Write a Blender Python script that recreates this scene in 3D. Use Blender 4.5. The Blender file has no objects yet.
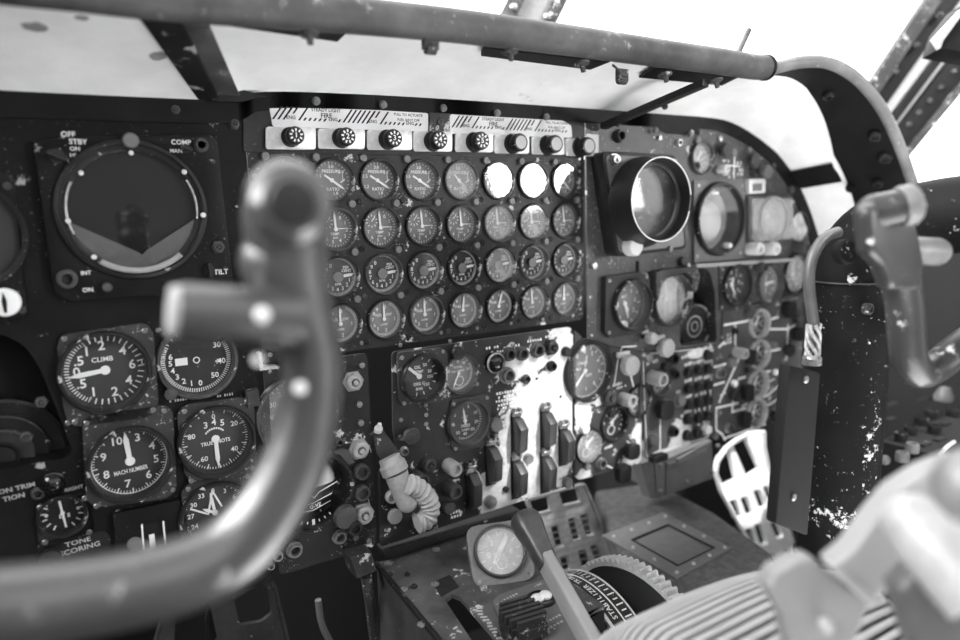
import bpy, bmesh, math, random
from mathutils import Vector, Matrix
random.seed(7)
sc = bpy.context.scene
C = sc.collection
R_ = math.radians
# light levels
SUNPATCH = [(527, 340), (575, 335), (585, 395), (640, 415), (700, 440), (640, 472), (575, 500), (500, 520), (488, 470), (508, 405)]
SUN_E = 4.4; EXPO = 0.3
WL = dict(low=8.0, rear=.42, right=.9, left=14.0, front=2.6, patch=45.0, patch2=1.6)
# ------------------------------------------------------------------ camera model
S = .064                                   # pitch of the engine gauges in metres
F = 676.46
fw = Vector((0.51561706, 0.84263266, -0.15527156)).normalized()
rt = Vector((0.85040094, -0.52542087, -0.0274072)); rt = (rt - fw * rt.dot(fw)).normalized()
dn = fw.cross(rt)
CAM = Vector((-7.85990513, -13.50493608, 0.73166729)) * S
def ray(x, y): return fw + rt * ((x - 480) / F) + dn * ((y - 320) / F)
def U(x, y, Y=0.0):
    d = ray(x, y); return CAM + d * ((Y - CAM.y) / d.y)
def UZ(x, y, Z):
    d = ray(x, y); return CAM + d * ((Z - CAM.z) / d.z)
def UX(x, y, X):
    d = ray(x, y); return CAM + d * ((X - CAM.x) / d.x)
def W(x, y, dep): return CAM + ray(x, y) * dep
def dep(p): return (p - CAM).dot(fw)
def PR(p):
    q = p - CAM; z = q.dot(fw); return Vector((480 + F * q.dot(rt) / z, 320 + F * q.dot(dn) / z))
def vs(p, dr=Vector((0, 0, 1))):           # pixels per metre along a direction at a point
    return (PR(p + dr * .002) - PR(p - dr * .002)).length / .004
def loc2(x, y, Y=0.0):
    q = U(x, y, Y); return (q.x, q.z)

cam = bpy.data.cameras.new('camera'); co = bpy.data.objects.new('camera', cam); C.objects.link(co)
mw = Matrix.Identity(4)
up = -dn
for i in range(3):
    mw[i][0] = rt[i]; mw[i][1] = up[i]; mw[i][2] = -fw[i]; mw[i][3] = CAM[i]
co.matrix_world = mw
cam.sensor_width = 36; cam.lens = F / 960 * 36
cam.clip_start = .02; cam.clip_end = 200
cam.dof.use_dof = True; cam.dof.focus_distance = .90; cam.dof.aperture_fstop = 2.0
sc.camera = co

# ------------------------------------------------------------------ materials (the photograph is black and white)
MATS = {}
def nodes(name):
    m = bpy.data.materials.new(name); m.use_nodes = True
    nt = m.node_tree; b = nt.nodes['Principled BSDF']; MATS[name] = m
    return m, nt, b
def g4(v): return (v, v, v, 1)
def plain(name, v, rough=.5, metal=0.0, var=.0, scale=40, spec=.5, bump=0):
    m, nt, b = nodes(name)
    b.inputs['Roughness'].default_value = rough; b.inputs['Metallic'].default_value = metal
    b.inputs['Specular IOR Level'].default_value = spec
    b.inputs['Base Color'].default_value = g4(v)
    if var or bump:
        tc = nt.nodes.new('ShaderNodeTexCoord'); n = nt.nodes.new('ShaderNodeTexNoise')
        n.inputs['Scale'].default_value = scale; n.inputs['Detail'].default_value = 6; n.inputs['Roughness'].default_value = .65
        nt.links.new(tc.outputs['Object'], n.inputs['Vector'])
        r = nt.nodes.new('ShaderNodeMapRange')
        r.inputs[1].default_value = .3; r.inputs[2].default_value = .7
        r.inputs[3].default_value = v * (1 - var); r.inputs[4].default_value = v * (1 + var)
        nt.links.new(n.outputs['Fac'], r.inputs['Value'])
        nt.links.new(r.outputs['Result'], b.inputs['Base Color'])
        if bump:
            bp = nt.nodes.new('ShaderNodeBump'); bp.inputs['Strength'].default_value = bump; bp.inputs['Distance'].default_value = .002
            nt.links.new(n.outputs['Fac'], bp.inputs['Height']); nt.links.new(bp.outputs['Normal'], b.inputs['Normal'])
    return m
def worn(name, v, chip=.6, thr=.68, scale=30, rough=.45, var=.35, thr2=.74, scale2=160, soft=.02, big=None, spec=.22, crack=0, metal=0.0):
    """paint of albedo v with chips and specks of a lighter undercoat"""
    m, nt, b = nodes(name); L = nt.links.new
    b.inputs['Roughness'].default_value = rough; b.inputs['Specular IOR Level'].default_value = spec
    b.inputs['Metallic'].default_value = metal
    tc = nt.nodes.new('ShaderNodeTexCoord')
    def noise(s, d=5, ro=.6):
        n = nt.nodes.new('ShaderNodeTexNoise'); n.inputs['Scale'].default_value = s; n.inputs['Detail'].default_value = d
        n.inputs['Roughness'].default_value = ro; L(tc.outputs['Object'], n.inputs['Vector']); return n.outputs['Fac']
    def mr(src, a, b_, c=0.0, d=1.0):
        r = nt.nodes.new('ShaderNodeMapRange'); r.inputs[1].default_value = a; r.inputs[2].default_value = b_
        r.inputs[3].default_value = c; r.inputs[4].default_value = d; L(src, r.inputs['Value']); return r.outputs['Result']
    def mth(op, a, b_):
        x = nt.nodes.new('ShaderNodeMath'); x.operation = op
        for k, q in enumerate((a, b_)):
            if isinstance(q, (int, float)): x.inputs[k].default_value = q
            else: L(q, x.inputs[k])
        return x.outputs[0]
    base = mr(noise(18), .3, .7, v * (1 - var), v * (1 + var))
    mask = mr(noise(scale, 8, .7), thr, thr + soft)
    if thr2 < 1: mask = mth('MAXIMUM', mask, mth('MULTIPLY', mr(noise(scale2, 8, .75), thr2 - .03, thr2 - .03 + soft), mr(noise(scale * .45, 3, .5), .47, .55)))
    if big is not None:                     # a wear patch with a centre, a radius and a ragged edge
        for (cx, cy, cz, rx, rz, amt) in big:
            mp = nt.nodes.new('ShaderNodeMapping'); mp.vector_type = 'POINT'
            mp.inputs['Location'].default_value = (-cx / rx, 0, -cy / rz) if cz else (-cx / rx, -cy / rz, 0); mp.inputs['Scale'].default_value = (1 / rx, 0, 1 / rz) if cz else (1 / rx, 1 / rz, 0)
            L(tc.outputs['Object'], mp.inputs['Vector'])
            ln = nt.nodes.new('ShaderNodeVectorMath'); ln.operation = 'LENGTH'; L(mp.outputs['Vector'], ln.inputs[0])
            d = mth('ADD', ln.outputs['Value'], mth('MULTIPLY', mth('SUBTRACT', noise(scale * (1.6 if amt < 6 else 3.2), 8, .72), .5 if amt < 6 else .40), amt))
            mask = mth('MAXIMUM', mask, mr(d, 1.0, .93))
    mx = nt.nodes.new('ShaderNodeMix'); mx.data_type = 'RGBA'
    L(mask, mx.inputs['Factor'])
    cb = nt.nodes.new('ShaderNodeCombineColor')
    for k in range(3): L(base, cb.inputs[k])
    L(cb.outputs[0], mx.inputs[6]); mx.inputs[7].default_value = g4(chip)
    cc = nt.nodes.new('ShaderNodeCombineColor'); cv = mr(noise(70, 7, .7), .3, .7, chip * .72, min(.95, chip * 1.2))
    for k in range(3): L(cv, cc.inputs[k])
    L(cc.outputs[0], mx.inputs[7]); L(mx.outputs[2], b.inputs['Base Color'])
    bp = nt.nodes.new('ShaderNodeBump'); bp.inputs['Strength'].default_value = .25; bp.inputs['Distance'].default_value = .001
    h = mth('SUBTRACT', noise(90), mask)
    L(h, bp.inputs['Height']); L(bp.outputs['Normal'], b.inputs['Normal'])
    return m
def glassmat(name, haze=.0, rough=.015, hazev=.6, hscale=60, ior=1.5):
    """thin instrument glass: clear, mirror-like by Fresnel, with dust haze that also paints in sky reflection"""
    m = bpy.data.materials.new(name); m.use_nodes = True; nt = m.node_tree; L = nt.links.new
    nt.nodes.remove(nt.nodes['Principled BSDF']); out = nt.nodes['Material Output']
    tr = nt.nodes.new('ShaderNodeBsdfTransparent'); gl = nt.nodes.new('ShaderNodeBsdfGlossy'); gl.inputs['Roughness'].default_value = rough
    fr = nt.nodes.new('ShaderNodeFresnel'); fr.inputs['IOR'].default_value = ior
    ge = nt.nodes.new('ShaderNodeNewGeometry'); mi = nt.nodes.new('ShaderNodeMapRange'); mi.inputs[3].default_value = ior; mi.inputs[4].default_value = 1 / ior
    L(ge.outputs['Backfacing'], mi.inputs['Value']); L(mi.outputs['Result'], fr.inputs['IOR'])
    df = nt.nodes.new('ShaderNodeBsdfDiffuse'); df.inputs['Color'].default_value = g4(hazev)
    m1 = nt.nodes.new('ShaderNodeMixShader'); m2 = nt.nodes.new('ShaderNodeMixShader')
    if haze:
        tc = nt.nodes.new('ShaderNodeTexCoord'); n = nt.nodes.new('ShaderNodeTexNoise'); n.inputs['Scale'].default_value = hscale
        n.inputs['Detail'].default_value = 7; L(tc.outputs['Object'], n.inputs['Vector'])
        r = nt.nodes.new('ShaderNodeMapRange'); r.inputs[1].default_value = .3; r.inputs[2].default_value = .75
        r.inputs[3].default_value = haze * .5; r.inputs[4].default_value = haze * 1.6
        L(n.outputs['Fac'], r.inputs['Value']); L(r.outputs['Result'], m1.inputs[0])
    else: m1.inputs[0].default_value = 0
    L(tr.outputs[0], m1.inputs[1]); L(df.outputs[0], m1.inputs[2])
    L(fr.outputs[0], m2.inputs[0]); L(m1.outputs[0], m2.inputs[1]); L(gl.outputs[0], m2.inputs[2])
    L(m2.outputs[0], out.inputs['Surface']); MATS[name] = m
    return m
worn('panel_black', .008, .35, .64, 26, .45, thr2=.65, scale2=210, spec=.12)
worn('panel_gray', .021, .6, .615, 26, .42, thr2=.63, scale2=200, spec=.2)
worn('panel_right', .062, .6, .62, 30, .40, thr2=.63, scale2=190, spec=.3)
worn('panel_worn', .050, .80, .66, 40, .38, thr2=.70, scale2=170)
worn('frame_gray', .034, .5, .60, 40, .45, thr2=.63, scale2=230)
worn('frame_dark', .022, .4, .66, 40, .45, thr2=.68, scale2=230)
worn('bezel_black', .016, .45, .62, 60, .35, var=.3, thr2=.68, scale2=240)
worn('bezel_gray', .055, .5, .63, 60, .4, var=.4, thr2=.66, scale2=240)
plain('ring_light', .42, .35, .3, var=.4, scale=160)
plain('dial_black', .016, .6)
plain('dial_gray', .15, .6, var=.15, scale=200)
plain('mark_white', .78, .6)
plain('mark_dim', .42, .6)
plain('lamp_gray', .13, .45, var=.2, scale=200)
plain('steel', .30, .3, .8, var=.5, scale=300)
plain('metal_light', .62, .38, .25, var=.2, scale=120)
plain('white_metal', .9, .5, .0, var=.08, scale=60)
plain('black_rubber', .014, .5)
plain('black_gloss', .008, .12)
plain('void', .006, .9)
plain('knob_gray', .30, .4, var=.15, scale=150)
plain('knob_light', .62, .4, var=.12, scale=150)
worn('rim_gray', .075, .40, .60, 35, .5, var=.45, thr2=.66, scale2=180, soft=.15)
worn('rim_edge', .17, .5, .62, 60, .45, var=.3, thr2=.72, scale2=220, soft=.1)
worn('pad_black', .008, .4, .70, 40, .5, thr2=.74, scale2=150, spec=.12)
worn('rib_chipped', .014, .35, .60, 45, .45, thr2=.74, scale2=150, soft=.03)
worn('yoke_paint', .038, .5, .63, 30, .30, var=.25, thr2=.70, scale2=120, soft=.05, spec=.9)
worn('yoke_right', .030, .5, .62, 36, .32, spec=.35, var=.3, thr2=.66, scale2=130, soft=.03)
plain('box_dark', .008, .7, var=.1, scale=50, spec=.2)
worn('pedestal_paint', .07, .55, .62, 34, .45, var=.5, thr2=.66, scale2=150, soft=.04)
worn('side_paint', .05, .5, .68, 30, .5, var=.4, thr2=.73, scale2=120)
plain('plate_gray', .10, .5, var=.15, scale=60)
plain('platform_gray', .06, .7, var=.5, scale=90, bump=.3)
plain('pedal_metal', .42, .4, .3, var=.25, scale=70)
worn('pedal_dark', .05, .4, .62, 60, .45, var=.4, thr2=.70, scale2=200)
plain('lever_gray', .24, .5, var=.06, scale=30)
plain('drum_gray', .28, .42, var=.1, scale=30)
plain('cord_white', .40, .8, var=.15, scale=90, bump=.3)
plain('sky_gray', .4, .5)
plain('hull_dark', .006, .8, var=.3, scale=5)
plain('braid_gray', .34, .5, .2, var=.3, scale=200)
plain('knob_soft', .045, .35, var=.4, scale=40)
plain('switch_gray', .15, .35, var=.2, scale=80)
plain('conduit_gray', .07, .4, var=.2, scale=60)
plain('guard_paint', .035, .35, var=.1, scale=60)
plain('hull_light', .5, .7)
plain('ball_gray', .5, .5)
plain('glove_gray', .20, .6, var=.05, scale=20)
plain('screen', .004, .4, var=.6, scale=30, spec=.2)
plain('mask_gray', .075, .55, var=.1, scale=120)
glassmat('glass_clear')
glassmat('glass_dust_haze', .05)
glassmat('glass_hazy', .30, hscale=40)
glassmat('glass_white', .72, hscale=50, hazev=.75)
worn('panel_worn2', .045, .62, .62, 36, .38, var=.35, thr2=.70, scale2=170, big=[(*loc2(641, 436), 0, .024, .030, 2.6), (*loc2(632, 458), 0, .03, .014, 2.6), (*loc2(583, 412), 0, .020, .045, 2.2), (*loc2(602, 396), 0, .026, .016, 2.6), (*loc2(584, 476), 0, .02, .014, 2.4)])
worn('panel_buttons', .070, .62, .66, 36, .38, var=.3, thr2=.70, scale2=170, big=[(*loc2(680, 437), 0, .03, .04, 1.6), (*loc2(668, 455), 0, .06, .016, 1.3), (*loc2(700, 353), 0, .04, .010, 1.3)])
def _horizon():
    m, nt, b = nodes('horizon_paint'); b.inputs['Roughness'].default_value = .4
    tc = nt.nodes.new('ShaderNodeTexCoord'); s = nt.nodes.new('ShaderNodeSeparateXYZ'); nt.links.new(tc.outputs['Object'], s.inputs[0])
    r = nt.nodes.new('ShaderNodeMapRange'); r.inputs[1].default_value = -.0005; r.inputs[2].default_value = .0005; r.inputs[3].default_value = .02; r.inputs[4].default_value = .75
    nt.links.new(s.outputs[1], r.inputs['Value']); nt.links.new(r.outputs['Result'], b.inputs['Base Color'])
_horizon()
worn('scope_screen', .10, .55, .58, 70, .3, var=.4, thr2=.70, scale2=260, soft=.15)

worn('panel_switch', .028, .60, .60, 40, .38, var=.35, thr2=.70, scale2=170, big=[(*loc2(540, 438), 0, .085, .115, 1.1), (*loc2(562, 380), 0, .034, .11, 1.2), (*loc2(512, 372), 0, .03, .018, 2.2), (*loc2(530, 360), 0, .05, .022, 2.0), (*loc2(500, 490), 0, .05, .05, 1.4)])  # wear ellipses also paint the sun patch's brightness into the panel

def _st(x, y, r, a=2.4, r2=None): p = UZ(x, y, .215); return (p.x, p.y, 0, r, r2 or r, a)
worn('hood_white', .92, .30, .66, 14, .5, var=.07, thr2=.70, scale2=90, soft=.10, big=[_st(130, 27, .012), _st(84, 33, .006, 1.5), _st(157, 56, .010), _st(158, 76, .014, 3, .02), _st(172, 86, .016, 3, .01), _st(112, 22, .012), _st(35, 36, .010, 2.6), _st(95, 14, .03, 3, .006), _st(700, 115, .012, 3)])

def _co(x, y, rx, rz, a): p = U(x, y, -.42) - U(838, 560, -.38); return (p.x, p.z, 1, rx, rz, a)
worn('column_black', .007, .55, .665, 30, .60, var=.3, thr2=.655, scale2=130, spec=.08, big=[_co(830, 522, .022, .020, 9.0), _co(850, 526, .020, .018, 9.0), _co(842, 441, .005, .010, 2.0), _co(840, 467, .007, .007, 2.6), _co(868, 445, .012, .050, 12.0), _co(826, 470, .008, .06, 13.0), _co(846, 335, .014, .025, 13.0)])
worn('panel_diagram', .065, .6, .62, 30, .40, thr2=.66, scale2=190, spec=.3)
M = MATS

# ------------------------------------------------------------------ mesh builder
GLY = {}
def glyphs(s):
    if s in GLY: return GLY[s]
    cu = bpy.data.curves.new('t', 'FONT'); cu.body = s; cu.align_x = 'CENTER'; cu.align_y = 'CENTER'; cu.resolution_u = 2; cu.offset = .018
    o = bpy.data.objects.new('t', cu)
    me = o.to_mesh()
    v = [Vector(p.co) for p in me.vertices]; f = [tuple(p.vertices) for p in me.polygons]
    o.to_mesh_clear(); bpy.data.objects.remove(o); bpy.data.curves.remove(cu)
    GLY[s] = (v, f); return GLY[s]
def frame(o, z, x=None):
    z = Vector(z).normalized()
    x = Vector(x) if x is not None else (Vector((1, 0, 0)) if abs(z.x) < .9 else Vector((0, 1, 0)))
    x = (x - z * x.dot(z)).normalized(); y = z.cross(x)
    m = Matrix.Identity(4)
    for i in range(3): m[i][0] = x[i]; m[i][1] = y[i]; m[i][2] = z[i]; m[i][3] = o[i]
    return m
I4 = Matrix.Identity(4)
def T(x, y, z=0): return Matrix.Translation((x, y, z))
def catmull(pts, n=6):
    P = [Vector(p) for p in pts]; out = []
    for i in range(len(P) - 1):
        a = P[i - 1] if i else P[0] * 2 - P[1]; b = P[i]; c = P[i + 1]; d = P[i + 2] if i + 2 < len(P) else P[-1] * 2 - P[-2]
        for k in range(n):
            t = k / n
            out.append(.5 * ((2 * b) + (c - a) * t + (2 * a - 5 * b + 4 * c - d) * t * t + (3 * b - a - 3 * c + d) * t ** 3))
    out.append(P[-1]); return out
class MB:
    def __init__(s): s.v = []; s.f = []; s.p = []
    def add(s, vs_, fs, m=I4):
        o = len(s.v); s.v += [m @ Vector(p) for p in vs_]; s.p.append((o, len(s.v), len(s.f), len(s.f) + len(fs))); s.f += [tuple(o + i for i in f) for f in fs]; return s
    def box(s, c, d, m=I4):
        x, y, z = c; a, b, h = d[0] / 2, d[1] / 2, d[2] / 2
        vv = [(x + i * a, y + j * b, z + k * h) for k in (-1, 1) for j in (-1, 1) for i in (-1, 1)]
        return s.add(vv, [(0, 2, 3, 1), (4, 5, 7, 6), (0, 1, 5, 4), (2, 6, 7, 3), (0, 4, 6, 2), (1, 3, 7, 5)], m)
    def prism(s, poly, z0, z1, m=I4):
        n = len(poly); vv = [(p[0], p[1], z0) for p in poly] + [(p[0], p[1], z1) for p in poly]
        ff = [tuple(range(n - 1, -1, -1)), tuple(range(n, 2 * n))] + [(i, (i + 1) % n, n + (i + 1) % n, n + i) for i in range(n)]
        return s.add(vv, ff, m)
    def hull3(s, A, B):                    # prism between two matching 3-D polygons
        n = len(A)
        return s.add(list(A) + list(B), [tuple(range(n - 1, -1, -1)), tuple(range(n, 2 * n))] + [(i, (i + 1) % n, n + (i + 1) % n, n + i) for i in range(n)])
    def lathe(s, prof, n=32, m=I4, closed=False):
        k = len(prof); vv = []; ff = []
        for r, z in prof:
            for i in range(n):
                a = 2 * math.pi * i / n; vv.append((r * math.cos(a), r * math.sin(a), z))
        for j in range(k if closed else k - 1):
            j2 = (j + 1) % k
            for i in range(n):
                i2 = (i + 1) % n; ff.append((j * n + i, j * n + i2, j2 * n + i2, j2 * n + i))
        rs = [q[0] for q in prof]; zs = [q[1] for q in prof]
        ring = min(rs) > .1 * max(rs) and (max(zs) - min(zs)) < 2 * (max(rs) - min(rs))
        if not closed and not ring:
            if prof[0][0] > 1e-6: ff.append(tuple(range(n - 1, -1, -1)))
            if prof[-1][0] > 1e-6: ff.append(tuple((k - 1) * n + i for i in range(n)))
        return s.add(vv, ff, m)
    def disc(s, r, z, n=32, m=I4, x=0, y=0):
        return s.add([(x + r * math.cos(2 * math.pi * i / n), y + r * math.sin(2 * math.pi * i / n), z) for i in range(n)], [tuple(range(n))], m)
    def cyl(s, p, q, r, r2=None, n=20):
        p = Vector(p); q = Vector(q); L = (q - p).length
        return s.lathe([(r, 0), (r if r2 is None else r2, L)], n, frame(p, q - p))
    def tube(s, pts, rad, n=14, smooth=0, sq=1.0):
        pts = [Vector(p) for p in pts]
        rad = list(rad) if isinstance(rad, (list, tuple)) else [rad] * len(pts)
        if smooth:
            rr = catmull([(r, 0, 0) for r in rad], smooth); pts = catmull(pts, smooth); rad = [q.x for q in rr]
        k = len(pts); vv = []; ff = []
        t = (pts[1] - pts[0]).normalized(); x = t.orthogonal().normalized()
        for j in range(k):
            t = ((pts[j + 1] if j + 1 < k else pts[j]) - (pts[j - 1] if j else pts[j])).normalized()
            x = (x - t * x.dot(t)).normalized(); y = t.cross(x)
            for i in range(n):
                a = 2 * math.pi * i / n; vv.append(pts[j] + (x * math.cos(a) + y * math.sin(a) * sq) * rad[j])
        for j in range(k - 1):
            for i in range(n):
                i2 = (i + 1) % n; ff.append((j * n + i, j * n + i2, (j + 1) * n + i2, (j + 1) * n + i))
        ff.append(tuple(range(n - 1, -1, -1))); ff.append(tuple((k - 1) * n + i for i in range(n)))
        return s.add(vv, ff)
    def ball(s, c, r, n=16, sc_=(1, 1, 1), m=I4):
        pr = [(math.sin(math.pi * i / (n // 2)) * r, -math.cos(math.pi * i / (n // 2)) * r) for i in range(n // 2 + 1)]
        pr[0] = (1e-7, -r); pr[-1] = (1e-7, r)
        return s.lathe(pr, n, m @ T(*c) @ Matrix.Diagonal((*sc_, 1)))
    def text(s, t, x, y, size, rot=0, z=0, m=I4, sx=1.0):
        v, f = glyphs(t); q = m @ T(x, y, z) @ Matrix.Rotation(rot, 4, 'Z') @ Matrix.Diagonal((size * sx, size, 1, 1))
        return s.add(v, f, q)
    def rect(s, x, y, w, h, z, rot=0, m=I4):
        q = m @ T(x, y, z) @ Matrix.Rotation(rot, 4, 'Z')
        return s.add([(-w / 2, -h / 2, 0), (w / 2, -h / 2, 0), (w / 2, h / 2, 0), (-w / 2, h / 2, 0)], [(0, 1, 2, 3)], q)
    def line(s, pts, w, z):
        for a, b in zip(pts, pts[1:]):
            a = Vector(a); b = Vector(b); d = b - a
            s.rect((a.x + b.x) / 2, (a.y + b.y) / 2, d.length + w * .8, w, z, math.atan2(d.y, d.x))
        return s
    def plate(s, outer, holes, z0, z1, m=I4):
        """flat plate with holes (filled 2-D curve, extruded)"""
        cu = bpy.data.curves.new('p', 'CURVE'); cu.dimensions = '2D'; cu.fill_mode = 'BOTH'; cu.extrude = abs(z1 - z0) / 2
        for poly in [outer] + list(holes):
            sp = cu.splines.new('POLY'); sp.points.add(len(poly) - 1); sp.use_cyclic_u = True
            for p, q in zip(sp.points, poly): p.co = (q[0], q[1], 0, 1)
        o = bpy.data.objects.new('p', cu); me = o.to_mesh()
        s.add([p.co for p in me.vertices], [tuple(p.vertices) for p in me.polygons], m @ T(0, 0, (z0 + z1) / 2))
        o.to_mesh_clear(); bpy.data.objects.remove(o); bpy.data.curves.remove(cu); return s
    def mesh(s, name, mat, smooth=35, bevel=0, merge=False, seg=2):
        me = bpy.data.meshes.new(name); me.from_pydata([tuple(p) for p in s.v], [], s.f)
        bm = bmesh.new(); bm.from_mesh(me)
        if merge or bevel: bmesh.ops.remove_doubles(bm, verts=bm.verts, dist=1e-5)
        bmesh.ops.recalc_face_normals(bm, faces=bm.faces)
        if bevel:
            bmesh.ops.bevel(bm, geom=[e for e in bm.edges if len(e.link_faces) == 2 and e.calc_face_angle(0) > .5], offset=bevel, segments=seg, affect='EDGES', profile=.6)
        bm.to_mesh(me); bm.free()
        me.materials.append(M[mat] if isinstance(mat, str) else mat)
        if smooth:
            me.shade_smooth(); me.set_sharp_from_angle(angle=R_(smooth))
        return me
    def build(s, name, mat, parent=None, world=False, **kw):
        me = s.mesh(name, mat, **kw)
        o = bpy.data.objects.new(name, me); C.objects.link(o)
        if parent is not None:
            o.parent = parent
            if world: me.transform(mat_of(parent).inverted())
        return o
def clusters(b, gap=.019):
    """split a builder of printed marks into groups that stand apart"""
    P = [q for q in b.p if q[1] > q[0]]; bb = []
    for v0, v1, _, _ in P:
        c = b.v[v0:v1]; bb.append([min(p[k] for p in c) for k in range(3)] + [max(p[k] for p in c) for k in range(3)])
    par = list(range(len(P)))
    def fd(i):
        while par[i] != i: par[i] = par[par[i]]; i = par[i]
        return i
    for i in range(len(P)):
        for j in range(i):
            d = math.sqrt(sum(max(0, bb[i][k] - bb[j][k + 3], bb[j][k] - bb[i][k + 3]) ** 2 for k in range(3)))
            if d <= gap: par[fd(i)] = fd(j)
    G = {}
    for i in range(len(P)): G.setdefault(fd(i), []).append(P[i])
    out = []
    for g in G.values():
        n = MB()
        for v0, v1, f0, f1 in g: n.add(b.v[v0:v1], [tuple(q - v0 for q in f) for f in b.f[f0:f1]])
        out.append(n)
    return out
def marks(b, mat, parent, world=False):
    for n in clusters(b): n.build('markings', mat, parent, world=world, smooth=0)
def mat_of(o):
    m = o.matrix_basis.copy()
    return mat_of(o.parent) @ m if o.parent is not None else m
def put(me, name, parent, loc=(0, 0, 0), rz=0.0, scl=1.0):
    o = bpy.data.objects.new(name, me); C.objects.link(o); o.parent = parent
    o.location = loc; o.rotation_euler = (0, 0, rz); o.scale = (scl, scl, scl); return o
def tag(o, label, cat, group=None, kind=None):
    if label: o['label'] = label
    if cat: o['category'] = cat
    if group: o['group'] = group
    if kind: o['kind'] = kind
    return o
def empty(name, loc, label, cat, group=None, rot=(R_(90), 0, 0)):
    o = bpy.data.objects.new(name, None); C.objects.link(o); o.empty_display_size = .02
    o.location = loc; o.rotation_euler = rot
    return tag(o, label, cat, group)
def circle(x, y, r, n=36): return [(x + r * math.cos(2 * math.pi * i / n), y + r * math.sin(2 * math.pi * i / n)) for i in range(n)]
def rpoly(pts, r, n=4):
    out = []; k = len(pts)
    for i in range(k):
        p = Vector(pts[i]).to_2d(); a = (Vector(pts[i - 1]).to_2d() - p); b = (Vector(pts[(i + 1) % k]).to_2d() - p)
        ri = r[i] if isinstance(r, (list, tuple)) else r
        d = min(ri, a.length * .45, b.length * .45); p0 = p + a.normalized() * d; p1 = p + b.normalized() * d
        for j in range(n + 1):
            t = j / n; q = p0 * (1 - t) ** 2 + p * 2 * t * (1 - t) + p1 * t * t; out.append((q.x, q.y))
    return out
def rrect(x, y, w, h, r, n=4): return rpoly([(x - w / 2, y - h / 2), (x + w / 2, y - h / 2), (x + w / 2, y + h / 2), (x - w / 2, y + h / 2)], r, n)
def px(pts, Y=0.0): return [loc2(x, y, Y) for x, y in pts]
def cw(a): a = R_(a); return math.sin(a), math.cos(a)      # clockwise from up
def rad_of(x, y, hh, Y=0.0):
    p = U(x, y, Y); return hh / vs(p)

# shared little meshes
SHARED = {}
def screw_mesh(kind='steel'):
    k = 'screw_' + kind
    if k not in SHARED:
        b = MB(); b.lathe([(1.0, 0), (1.0, .25), (.75, .5), (.45, .5), (.40, .2), (1e-6, .2)], 14)
        b.rect(0, 0, 1.1, .22, .52, .6)
        SHARED[k] = b.mesh('screw', kind)
    return SHARED[k]
def screw(parent, x, y, r=.003, z=0, kind='steel'):
    return put(screw_mesh(kind), 'screw', parent, (x, y, z), random.random() * 3, r)
def knob_mesh(kind, mat):
    k = kind + mat
    if k not in SHARED:
        b = MB()
        if kind == 'cap': b.lathe([(1, 0), (1, .8), (.85, 1.05), (1e-6, 1.1)], 18)
        elif kind == 'button': b.lathe([(1.25, 0), (1.25, .2), (1, .25), (1, 1.0), (.85, 1.15), (1e-6, 1.2)], 16)
        elif kind == 'post': b.lathe([(1, 0), (1, 2.1), (.9, 2.3), (.62, 2.3), (.58, 1.8), (1e-6, 1.8)], 18)
        elif kind == 'nut':
            b.lathe([(1.35, 0), (1.35, .35)], 6); b.lathe([(1, .35), (1, .9), (.8, 1.05), (.5, 1.05), (.45, .6), (1e-6, .6)], 16); b.lathe([(.32, .6), (.32, 1.3), (1e-6, 1.35)], 10)
        elif kind == 'jack': b.lathe([(1.2, 0), (1.2, .3), (.95, .4), (.95, 1.0), (.7, 1.0), (.65, -.6), (1e-6, -.6)], 18)
        elif kind == 'ring': b.lathe([(1, 0), (1, 1.1), (.9, 1.25), (.7, 1.25), (.62, .6), (1e-6, .6)], 20)
        elif kind == 'wheel':
            b.lathe([(.35, 0), (.35, .5), (1, .6), (1.05, .9), (.95, 1.25), (.5, 1.35), (1e-6, 1.35)], 20)
        elif kind == 'bar': b.lathe([(.9, 0), (.9, .5)], 18); b.prism(rrect(0, 0, .62, 2.3, .3), .5, 1.7)
        elif kind == 'lens': b.lathe([(1.15, 0), (1.15, .35), (1.0, .45), (.95, .4), (.7, .75), (.35, .95), (1e-6, 1.0)], 22)
        SHARED[k] = b.mesh(kind, mat)
    return SHARED[k]
NAMES = {'cap': 'lamp_cap', 'button': 'button', 'post': 'knob', 'nut': 'lock_nut', 'jack': 'jack_socket', 'ring': 'ring_knob', 'wheel': 'round_knob', 'bar': 'bar_knob', 'lens': 'lamp_lens'}
def knob(parent, x, y, r, kind='button', mat='bezel_black', z=0, rz=0):
    return put(knob_mesh(kind, mat), NAMES[kind], parent, (x, y, z), rz, r)
def kpx(parent, cx, cy, hh, kind='button', mat='bezel_black', z=0, rz=0):
    x, y = loc2(cx, cy, -z); return knob(parent, x, y, rad_of(cx, cy, hh), kind, mat, z, rz)

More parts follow.
